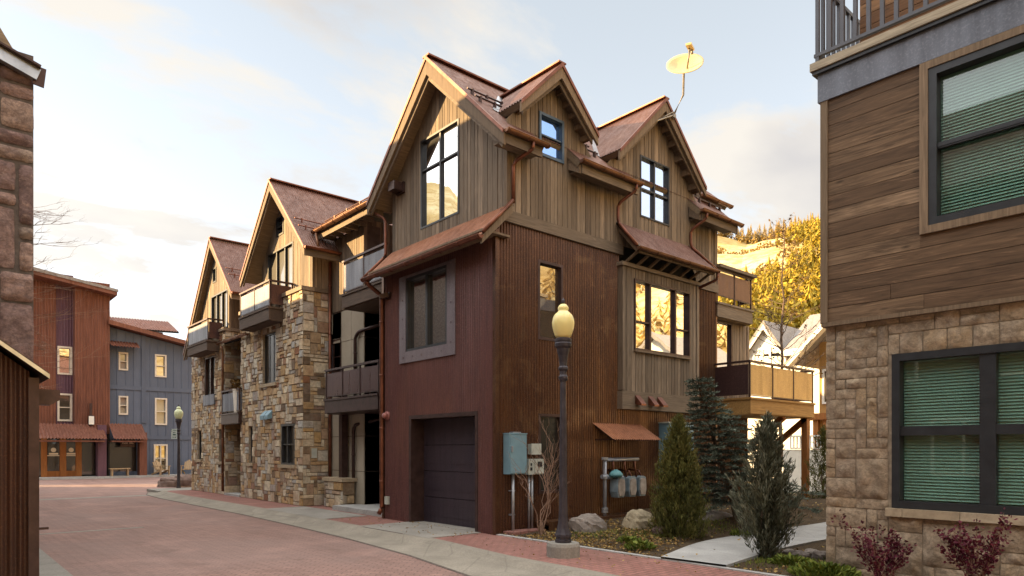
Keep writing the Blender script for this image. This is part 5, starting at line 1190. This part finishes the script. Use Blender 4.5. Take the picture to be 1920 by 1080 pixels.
# ================================================================ UTILITIES ON THE GARDEN SIDE
EC = thing('electric_cabinet', 'tall blue grey steel electric cabinet with conduit on the rusted wall by the house corner', 'cabinet', (.4, -.1, 0))
mb = MB(); mb.box(.17, .61, -.19, -.02, 1.13, 1.88); mb.box(.16, .62, -.20, -.02, 1.88, 1.90); mb.build('body', 'utility_blue', EC)
mb = MB(); mb.box(.19, .59, -.205, -.191, 1.15, 1.86); o = mb.build('door', 'utility_blue', EC); mb = MB(); mb.box(.205, .23, -.235, -.206, 1.55, 1.66); mb.build('handle', 'galv', o); mb = MB(); mb.box(.3, .5, -.15, -.04, 1.90, 1.925); mb.build('hub', 'galv', EC)
mb = MB(); mb.tube([(.35, -.09, .05), (.35, -.09, 1.13)], .03, 10); mb.build('conduit', 'galv', EC, True)
MBX = thing('meter_box', 'small pale electric meter box with two conduits right of the tall cabinet', 'meter', (.8, -.1, 0))
mb = MB(); mb.box(.68, 1.06, -.17, -.02, 1.11, 1.41); mb.build('body', 'utility_grey', MBX)
mb = MB(); mb.box(.83, 1.05, -.20, -.171, 1.13, 1.40); o = mb.build('cover', 'utility_grey', MBX)
mb = MB(); mb.box(.89, 1.0, -.207, -.201, 1.26, 1.36); mb.build('meter_dial', 'frame', o); mb = MB(); mb.box(.725, .76, -.178, -.171, 1.28, 1.33); mb.box(.72, .77, -.178, -.171, 1.19, 1.25); mb.build('knob', 'frame', o)
for x in (.76, .84): mb = MB(); mb.tube([(x, -.09, .05), (x, -.09, 1.11)], .024, 10); mb.build('conduit', 'galv', MBX, True)
JB = thing('junction_box', 'small square grey junction box above the electric meter', 'box', (.9, -.1, 1.5))
mb = MB(); mb.box(.79, 1.04, -.12, -.02, 1.50, 1.70); mb.build('body', 'utility_grey', JB); mb = MB(); mb.box(.785, 1.045, -.135, -.121, 1.495, 1.705); mb.build('lid', 'utility_grey', JB)
GM = thing('gas_meter_set', 'three grey gas meters hung on a galvanised pipe manifold under the rust awning', 'gas meter', (3.2, -.25, .2))
mb = MB(); mb.tube([(2.72, -.30, .02), (2.72, -.30, 1.36), (2.75, -.30, 1.38), (3.82, -.30, 1.38)], .04, 10); mb.build('manifold', 'galv', GM, True)
mb = MB()
for z in (.30, .34, 1.0, 1.40): mb.lathe((2.72, -.30, z), [(0, -.03), (.068, -.03), (.068, .03), (0, .03)], 10)
mb.tube([(2.72, -.30, 1.0), (3.3, -.30, 1.0)], .035, 8); mb.tube([(2.63, -.30, 1.02), (2.81, -.30, 1.02)], .05, 8); mb.build('pipe_fitting', 'galv', GM)
mb = MB(); mb.lathe((2.98, -.38, 1.0), [(0, 0), (.11, 0), (.15, .04), (.15, .07), (.10, .13), (.03, .17), (0, .17)], 16); mb.build('regulator', 'teal', GM, True)
for i, x in enumerate((3.06, 3.44, 3.78)):
    mb = MB(); n = 14
    pr_ = [(x + .12 * cos(pi * k / n), -.46, .96 - .0 + .10 * sin(pi * k / n) * .6) for k in range(n + 1)] + [(x - .13, -.46, .70), (x - .09, -.46, .58), (x + .09, -.46, .58), (x + .13, -.46, .70)]
    mb.prism(pr_, (0, .2, 0)); o = mb.build('meter', 'meter_blue', GM)
    mb = MB(); mb.prism([(x + (p[0] - x) * .8, -.485, .77 + (p[2] - .77) * .8) for p in pr_], (0, .024, 0)); mb.build('meter_face', 'meter', o)
    mb = MB(); mb.tube([(x - .08, -.36, .98), (x - .08, -.31, 1.2), (x - .08, -.30, 1.38)], .022, 8); mb.tube([(x + .08, -.36, .98), (x + .08, -.30, 1.12), (x + .08, -.04, 1.15)], .022, 8); mb.build('riser', 'copper_dk', o, True)
mb = MB()
for z in (.35, .8): mb.box(.30, .40, -.095, -.02, z, z + .025)
mb.build('conduit_clamp', 'galv', EC)
BX = thing('utility_box', 'tall blue grey utility box on the wall half hidden behind the junipers', 'box', (5, -.1, .9))
mb = MB(); mb.box(4.95, 5.95, -.30, -.02, 1.05, 2.20); mb.build('body', 'utility_blue', BX); mb = MB(); mb.box(4.98, 5.92, -.316, -.301, 1.08, 2.17); mb.build('door', 'utility_blue', BX); mb = MB(); mb.box(4.92, 5.98, -.33, -.02, 2.20, 2.23); mb.build('lid', 'utility_grey', BX)
# ================================================================ SATELLITE DISH
ya_ = -.40; f0, f1, f2, fc, fl = (P(u, v, 'y', ya_) for u, v in ((1264, 214), (1281, 178), (1282, 142), (1284, 126), (1278, 100)))
SD = thing('satellite_dish', 'cream satellite dish on a bent steel mast above the right dormer gable', 'satellite dish', f0)
mb = MB(); mb.tube([f0, f1, f2, (fc[0], fc[1] + .03, fc[2] - .04)], .026, 10); mb.build('mast', 'dish_pole', SD, True)
mb = MB(); mb.tube([(f0[0] - .42, ya_ + .25, f0[2] - .22), (f0[0] - .02, ya_, f0[2] + .04)], .016, 6); mb.tube([(f0[0] - .55, ya_ + .1, f0[2] - .3), (f0[0], ya_, f0[2] - .02)], .016, 6); mb.box(f0[0] - .05, f0[0] + .05, ya_ - .02, ya_ + .1, f0[2] - .08, f0[2]); mb.build('mast_stay', 'dish_pole', SD)
nd = Vector((-.68, -.50, .53)).normalized(); e1 = nd.cross(Vector((.6, -.75, .3))).normalized(); e1 = Vector((.80, -.55, .22)); e1 = (e1 - nd * e1.dot(nd)).normalized(); e2 = nd.cross(e1)
mb = MB(); C0 = Vector(fc); rings = 7; n = 32; base = 0
for side in (0, 1):
    b0 = len(mb.v)
    for i in range(rings + 1):
        q = i / rings
        for k in range(n): t = 2 * pi * k / n; mb.v.append(tuple(C0 + e1 * cos(t) * q * .43 + e2 * sin(t) * q * .40 + nd * (.10 * q * q - .0 - .018 * side)))
    for i in range(rings):
        for k in range(n): k2 = (k + 1) % n; mb.f.append((b0 + i * n + k, b0 + i * n + k2, b0 + (i + 1) * n + k2, b0 + (i + 1) * n + k)); mb.r.append(.5)
for k in range(n): k2 = (k + 1) % n; a = rings * n; b0 = (rings + 1) * n + rings * n; mb.f.append((a + k, a + k2, b0 + k2, b0 + k)); mb.r.append(.5)
mb.build('reflector', 'dish', SD, True)
mb = MB(); foot = C0 - e2 * .0 + Vector((0.01, -.05, -.10)); tip = Vector(fl) + Vector((0, -.22, 0)); mb.tube([foot, tip], .022, 8); mb.build('feed_arm', 'dish_pole', SD, True)
mb = MB(); mb.beam(tip + Vector((-.17, -.08, .02)), tip + Vector((.17, .06, .07)), .13, .045); o = mb.build('feed_head', 'dish', SD)
mb = MB(); 
for k in (.02, .12): mb.tube([tip + Vector((k, .02, .03)), tip + Vector((k + .02, .03, -.05))], .028, 10)
mb.build('feed_horn', 'dish_pole', o, True)

# ================================================================ BALCONY FURNITURE
q = P(693, 690, 'y', 5.35); cx0 = .55
bc = thing('balcony_chair', 'cream round backed chair behind the lower brown steel balcony panels', 'chair', (cx0, 5.1, 2.93))
mb = MB(); prb = [(cx0 + .34, 5.14 + .28 * cos(pi * k / 14), 3.70 + .42 * sin(pi * k / 14)) for k in range(15)] + [(cx0 + .34, 4.88, 3.35), (cx0 + .34, 5.40, 3.35)]
mb.prism(prb, (.05, 0, 0)); mb.build('backrest', 'white', bc); mb = MB(); mb.box(cx0 - .2, cx0 + .36, 4.88, 5.40, 3.30, 3.36); mb.build('seat', 'white', bc)
for dx in (-.17, .3):
    for y in (4.9, 5.34): mb = MB(); mb.box(cx0 + dx, cx0 + dx + .04, y, y + .04, 2.93, 3.30); mb.build('leg', 'white', bc)
pp = thing('planter', 'pale flower planter peeking over the small balcony between the stone gables', 'planter', (-.02, 13.35, 2.83))
mb = MB(); mb.lathe((-.02, 13.45, 2.83), [(0, 0), (.13, 0), (.17, .7), (.19, .78), (.15, .78), (0, .74)], 14); mb.build('pot', 'white', pp)
mb = MB()
for k in range(120): a = U(0, 6.28); p = Vector((-.02 + U(-.2, .2), 13.45 + U(-.25, .25), 3.6 + U(0, .32))); d = Vector((U(-1, 1), U(-1, 1), U(0, 1))).normalized() * .07; w = d.cross(Vector((RND(), RND(), RND()))).normalized() * .035; mb.face([p - w, p + w, p + d + w, p + d - w])
mb.build('flowers', 'redleaf', pp)

# ================================================================ ROCKS
def boulder(name, label, c, size, mat, seed, group=None, flat=.25):
    T = Vector(c); mb = MB(); n1, n2 = 22, 14; sx, sy, sz = size
    for i in range(n2 + 1):
        th = pi * i / n2
        for k in range(n1):
            ph = 2 * pi * k / n1; d = Vector((sin(th) * cos(ph), sin(th) * sin(ph), cos(th)))
            r = 1 + .26 * mnoise.noise(d * 1.3 + Vector((seed, 0, 0))) + .13 * mnoise.noise(d * 3.3 + Vector((0, seed, 0))) + .07 * mnoise.noise(d * 8 + Vector((0, 0, seed)))
            v = d * r; v = Vector([abs(x) ** .8 * (1 if x > 0 else -1) for x in v]); mb.v.append((T.x + v.x * sx, T.y + v.y * sy, T.z + max(-.35, v.z) * sz))
    rr = RND()
    for i in range(n2):
        for k in range(n1): k2 = (k + 1) % n1; mb.f.append((i * n1 + k, (i + 1) * n1 + k, (i + 1) * n1 + k2, i * n1 + k2)); mb.r.append(rr)
    r = mb.build(name, mat, None, False); tag(r, label, 'rock', group); return r
def sp_at(u, v, z=.05):
    q = P(u, v, 'z', z)
    for _ in range(4): q = P(u, v, 'z', soil_h(q[0], q[1]))
    return q
q = sp_at(1118, 998); boulder('boulder', 'pale lumpy boulder just right of the near lamp post', (q[0], q[1] + .2, q[2] + .08), (.36, .27, .24), 'boulder', 3)
q = sp_at(1205, 990); boulder('boulder', 'tan ledge rock left of the cone shaped juniper', (q[0] + .1, q[1] + .2, q[2] + .05), (.30, .25, .26), 'boulder_tan', 8)
q = sp_at(1355, 990); boulder('boulder', 'wide grey brown boulder between the two junipers', (q[0], q[1] + .3, q[2] + .06), (.58, .35, .27), 'boulder', 14)
q = sp_at(1258, 1000); boulder('boulder', 'small dark stone at the foot of the cone shaped juniper', (q[0] - .15, q[1] + .1, q[2] + .02), (.16, .13, .12), 'boulder_red', 21)
for i, (u, v, s) in enumerate(((1497, 1048, .13), (1520, 1042, .10), (1540, 1047, .12), (1478, 1040, .08))):
    q = sp_at(u, v); boulder('stone', 'small grey edging stone beside the garden path near the stone corner', (q[0], q[1], q[2] + .02), (s * 1.2, s, s * .8), 'boulder', 30 + i, 'stones edging the path')
for i, (u, v, s, lb) in enumerate(((318, 912, .42, 'purple brown rock left of the far lamp base'), (348, 909, .52, 'larger purple brown rock right of the far lamp base'))):
    q = P(u, v, 'z', 0); boulder('boulder', lb, (q[0], q[1] + .2, .08), (s, s * .8, s * .75), 'boulder_red', 40 + i)
# timber ledge along the wall foot, brick strip by the corner
TL = thing('timber_ledge', 'low dark timber ledge along the foot of the rusted wall', 'ledge', (2, -.4, 0))
mb = MB(); mb.box(.95, 4.9, -.50, -.44, -.05, .22); mb.box(.95, 4.9, -.44, -.03, .15, .20); mb.build('plank', 'rust_side', TL)
BS = thing('brick_strip', 'raised strip of red pavers under the electric cabinet', 'pavers', (.5, -.3, 0))
mb = MB()
for i in range(4):
    for j in range(2): mb.box(.14 + i * .205, .34 + i * .205, -.36 + j * .16, -.21 + j * .16, -.05, .07 + U(-.004, .004), RND())
mb.build('paver', 'pave', BS)

# ================================================================ PLANTS
def leaf(mb, p, d, L, w, r=None):
    d = d.normalized(); s = d.cross(Vector((U(-1, 1), U(-1, 1), U(-1, 1)))).normalized() * w / 2; q = p + d * L
    mb.face([p - s * .3, p + d * L * .5 - s, q, p + d * L * .5 + s], r)
def stem_mesh(mb, base, top, r0, r1, n=6, wob=.04, seg=5):
    pts = []
    for i in range(seg + 1):
        t = i / seg; p = Vector(base).lerp(Vector(top), t)
        if 0 < i < seg: p += Vector((U(-wob, wob), U(-wob, wob), 0))
        pts.append(p)
    mb.tube(pts, [r0 + (r1 - r0) * i / seg for i in range(seg + 1)], n); return pts
def branchy(mb, base, top, r0, depth, spread, n, tips, wob=.05):
    pts = stem_mesh(mb, base, top, r0, r0 * .45, 5, wob); L = (Vector(top) - Vector(base)).length
    tips.append(pts[-1])
    if depth == 0: return
    for _ in range(n):
        i = random.randint(2, len(pts) - 1); p = pts[i]; d = (pts[-1] - pts[0]).normalized()
        v = (d + Vector((U(-1, 1), U(-1, 1), U(-.3, .7))) * spread).normalized() * L * U(.35, .6)
        branchy(mb, p, p + v, r0 * .5, depth - 1, spread, n, tips, wob * .6)
def juniper(name, label, c, H, Rm, n, mat, prof, lean=0, clumps=7, loose=.1, Ls=(.06, .13), rag=.2):
    T = thing(name, label, 'shrub', c); c = Vector(c)
    mb = MB(); 
    for k in range(5): stem_mesh(mb, c + Vector((U(-.06, .06), U(-.06, .06), 0)), c + Vector((U(-.3, .3) * Rm, U(-.3, .3) * Rm, H * U(.5, .8))), .025, .006, 5)
    mb.build('stem', 'bark', T)
    mb = MB(); npl = n // 26
    for k in range(npl):
        t = RND() ** .9; a = U(0, 6.28); rr = Rm * prof(t) * (1 + rag * U(-1, 1)); q = rr * (RND() ** .55)
        tip = c + Vector((cos(a) * q, sin(a) * q, H * min(1.02, t + U(-.03, .05)))); Lp = U(.16, .34) * (1 if loose < .12 else 1.3)
        ax = Vector((cos(a) * (.25 + loose * U(.5, 4)), sin(a) * (.25 + loose * U(.5, 4)), 1)).normalized()
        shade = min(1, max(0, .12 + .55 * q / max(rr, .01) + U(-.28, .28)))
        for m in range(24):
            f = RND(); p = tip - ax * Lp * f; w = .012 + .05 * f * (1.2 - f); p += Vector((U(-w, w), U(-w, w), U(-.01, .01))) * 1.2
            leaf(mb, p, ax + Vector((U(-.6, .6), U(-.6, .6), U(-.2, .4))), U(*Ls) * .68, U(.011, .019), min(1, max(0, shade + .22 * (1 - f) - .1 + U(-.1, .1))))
    mb.build('foliage', mat, T); return T
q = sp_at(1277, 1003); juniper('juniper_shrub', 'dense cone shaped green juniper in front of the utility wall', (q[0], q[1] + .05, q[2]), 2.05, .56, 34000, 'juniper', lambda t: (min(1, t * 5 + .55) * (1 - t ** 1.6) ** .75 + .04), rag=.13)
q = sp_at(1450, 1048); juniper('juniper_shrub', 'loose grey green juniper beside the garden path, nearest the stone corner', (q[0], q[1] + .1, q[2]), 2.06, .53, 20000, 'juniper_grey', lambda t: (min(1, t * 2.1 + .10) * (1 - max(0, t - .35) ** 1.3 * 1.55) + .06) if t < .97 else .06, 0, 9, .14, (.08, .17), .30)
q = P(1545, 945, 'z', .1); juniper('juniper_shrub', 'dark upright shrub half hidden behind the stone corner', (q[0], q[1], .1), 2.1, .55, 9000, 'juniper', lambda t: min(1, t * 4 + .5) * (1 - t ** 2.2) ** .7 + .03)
# blue spruce
q = P(1352, 965, 'z', .25); sc0 = Vector((q[0], q[1] - .35, .25))
SPR = thing('blue_spruce', 'blue green spruce with layered drooping boughs between the two junipers', 'tree', tuple(sc0))
topp = P(1300, 702, 'y', sc0.y)
mb = MB(); tr_ = stem_mesh(mb, sc0, (topp[0] + .1, sc0.y, topp[2]), .07, .012, 8, .03, 8); mw = mb; mb = MB(); Hs = topp[2] - sc0.z
for w in range(22):
    t = w / 22; z = sc0.z + .25 + (Hs - .25) * t; ax = sc0.lerp(Vector((topp[0] + .1, sc0.y, topp[2])), (z - sc0.z) / Hs)
    nb = random.randint(6, 8)
    for k in range(nb):
        a = 2 * pi * k / nb + w * .7 + U(-.3, .3); Lb = (1.45 * (1 - t) ** 1.35 + .09) * U(.6, 1.15)
        if cos(a) > .2: Lb *= 1.22
        d = Vector((cos(a), sin(a), 0)); pts = [Vector((ax.x, ax.y, z)) + d * Lb * s + Vector((0, 0, Lb * (.22 * s - .34 * s * s + .10 * s ** 4))) for s in (0, .25, .5, .75, 1)]
        mw.tube(pts, [.014, .011, .008, .006, .004], 5)
        for j in range(int(32 * Lb) + 7):
            s = U(.12, 1); i = min(3, int(s * 4)); p = pts[i].lerp(pts[i + 1], s * 4 - i); side = Vector((-d.y, d.x, 0)) * random.choice((-1, 1))
            tw = (d * U(.5, 1) + side * U(.2, 1.0) + Vector((0, 0, U(-.2, .25)))).normalized(); Lt = U(.12, .26) * (1.15 - .5 * s)
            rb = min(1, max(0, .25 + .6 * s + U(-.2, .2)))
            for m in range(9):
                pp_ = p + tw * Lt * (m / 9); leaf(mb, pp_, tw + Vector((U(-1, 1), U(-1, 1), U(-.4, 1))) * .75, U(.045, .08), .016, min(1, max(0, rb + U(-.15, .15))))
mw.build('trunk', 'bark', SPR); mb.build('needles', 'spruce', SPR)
# purple barberries
def barberry(c, H, R, label):
    T = thing('barberry_bush', label, 'shrub', (0, 0, 0), 'purple barberry bushes'); tips = []; mb = MB()
    for k in range(13): a = U(0, 6.28); branchy(mb, (0, 0, 0), (cos(a) * R * U(.3, 1), sin(a) * R * U(.3, 1), H * U(.6, 1)), .008, 1, .6, 3, tips, .02)
    mb.build('stem', 'twig', T); lf = MB()
    for v in list(mb.v)[::3]:
        p = Vector(v)
        if p.z < .08 * H: continue
        for _ in range(3): leaf(lf, p + Vector((U(-.03, .03), U(-.03, .03), U(-.03, .03))), Vector((U(-1, 1), U(-1, 1), U(-.2, 1))), U(.03, .055), .026)
    lf.build('foliage', 'barberry', T); T.location = c; return T
q = P(1655, 1100, 'x', .15); b1_ = barberry((.15, q[1], max(-.1, q[2])), .52, .34, 'purple leaved barberry under the left part of the lower green window')
q = P(1832, 1100, 'x', .15); b2_ = copy_tree(b1_, (.15, q[1], max(-.1, P(1832, 1100, 'x', .15)[2])), 'purple leaved barberry at the far right, under the window mullion', rotz=2.1)
# low green plants and litter
def tuft(c, R, H, n, mat, label, name='green_plant', cat='plant', group=None, L=(.05, .09)):
    T = MB(); c = Vector(c)
    for _ in range(n): a = U(0, 6.28); q = R * RND() ** .6; p = c + Vector((cos(a) * q, sin(a) * q, H * RND() * (1 - (q / R) ** 2 * .7))); leaf(T, p, Vector((cos(a) * .6, sin(a) * .6, U(.2, 1))), U(*L), U(*L) * .55)
    o = T.build(name, mat); tag(o, label, cat, group); return o
q = P(1545, 1082, 'z', .02); tuft(q, .38, .16, 900, 'plant', 'bright green low plants at the foot of the stone corner'); q = P(1480, 1058, 'z', .02); tuft(q, .25, .10, 300, 'plant', 'sparse green plant in the soil below the loose juniper')
q = sp_at(1230, 1030); tuft((q[0] - .2, q[1] + .15, q[2]), .22, .12, 260, 'plant', 'yellow green weed clump near the pavement edge in front of the tan rock'); q = sp_at(1180, 1018); tuft(q, .18, .08, 130, 'plant', 'small weed clump right of the pale boulder'); q = sp_at(1388, 1006); tuft(q, .16, .10, 140, 'plant', 'small weed clump by the path behind the loose juniper')
q = P(372, 905, 'z', 0); tuft((q[0], q[1], .05), .5, .25, 400, 'plant', 'low green plants beside the rocks at the far lamp'); 
lm = MB()
for k in range(3600):
    x = .1 + 9 * RND() ** 1.7; y = -.1 - 5.4 * RND() ** 1.2
    if RND() < .35: x, y = .15 + 2.2 * RND(), -.55 - 2.6 * RND()
    if any((x - cx) ** 2 + (y - cy) ** 2 < (hw * 1.05) ** 2 for cx, cy, hw in CENT): 
        if RND() < .97: continue
        z = .055
    else: z = soil_h(x, y) + .004
    leaf(lm, Vector((x, y, z)), Vector((U(-1, 1), U(-1, 1), U(0, .35))), U(.03, .07), U(.02, .04))
for k in range(260):
    y = U(-5, 4.5); x = lerp_tab(CURB_R, y) + .1 + RND() ** .5 * (-.05 - lerp_tab(CURB_R, y)); leaf(lm, Vector((x, y, .015)), Vector((U(-1, 1), U(-1, 1), U(0, .2))), U(.02, .045), .022)
o = lm.build('leaf_litter', 'leaflitter'); o['kind'] = 'stuff'
gm = MB()
for k in range(2600):
    cl = random.choice(((1.6, -2.3), (2.4, -2.6), (1.0, -1.5), (3.4, -2.6), (.9, -4.9), (1.4, -5.0))); x, y = cl[0] + random.gauss(0, .35), cl[1] + random.gauss(0, .3)
    if x < .12 or any((x - cx) ** 2 + (y - cy) ** 2 < (hw * 1.05) ** 2 for cx, cy, hw in CENT): continue
    leaf(gm, Vector((x, y, soil_h(x, y) - .005)), Vector((U(-.5, .5), U(-.5, .5), 1)), U(.03, .08), .010)
o = gm.build('grass', 'plant'); o['kind'] = 'stuff'
# bare twiggy shrub behind the lamp
q = sp_at(1015, 1003); T = thing('bare_shrub', 'leafless twiggy shrub between the meter box and the near lamp post', 'shrub', tuple(q)); tips = []; mb = MB(); c = Vector(q)
for k in range(9):
    a = U(0, 6.28); s = U(.1, .55); branchy(mb, c + Vector((U(-.12, .12), U(-.08, .08), 0)), c + Vector((cos(a) * s + .1, sin(a) * s * .5 - .05, U(.9, 1.75))), .012, 2, .75, 3, tips, .07)
mb.build('branches', 'twig', T)
# tall bare tree with a few leaves in front of the hill
D = 23.0; q = P(1463, 860, 'x', 14.5); T = thing('bare_tree', 'tall slim nearly leafless tree against the golden hill', 'tree', (14.5, q[1], 0)); c = Vector((14.5, q[1], 0)); ht = P(1468, 415, 'x', 14.5)[2]
mb = MB(); tips = []; tr_ = stem_mesh(mb, c, c + Vector((.1, -.05, ht)), .085, .012, 7, .05, 14); mb.build('trunk', 'bark', T)
mb = MB(); lf = MB()
for i in range(54):
    t = U(.38, .99); k = min(13, int(t * 14)); p = tr_[k].lerp(tr_[k + 1], t * 14 - k); a = U(0, 6.28); Lb = (1.15 - t) * U(1.2, 2.3) + .15
    branchy(mb, p, p + Vector((cos(a) * Lb, sin(a) * Lb, Lb * U(.3, .8))), .017 * (1.2 - t) + .004, 2, .7, 3, tips, .07)
for p in tips:
    if RND() < .42: leaf(lf, p, Vector((U(-1, 1), U(-1, 1), -U(0, 1))), U(.07, .13), .075)
mb.build('crown', 'bark', T); lf.build('leaves', 'redleaf', T)
# bare tree on the left
c = Vector((-6.62, 6.4, -.06)); T = thing('bare_tree', 'pale leafless tree with drooping twigs behind the shed and stone wall', 'tree', tuple(c)); mb = MB(); tips = []
tr_ = stem_mesh(mb, c, c + Vector((-.05, .3, 6.6)), .11, .02, 8, .04, 10); mb.build('trunk', 'bark', T); mb = MB()
for i in range(30):
    t = U(.42, .98); k = min(9, int(t * 10)); p = tr_[k].lerp(tr_[k + 1], t * 10 - k); Lb = U(.7, 1.35) * (1.25 - t * .6); a = U(-1.2, 1.2)
    branchy(mb, p, p + Vector((cos(a) * Lb, sin(a) * Lb, Lb * U(-.12, .3))), .007, 2, .7, 3, tips, .07)
mb.build('crown', 'twig', T)
S.cycles.max_bounces = 8; S.cycles.transparent_max_bounces = 8
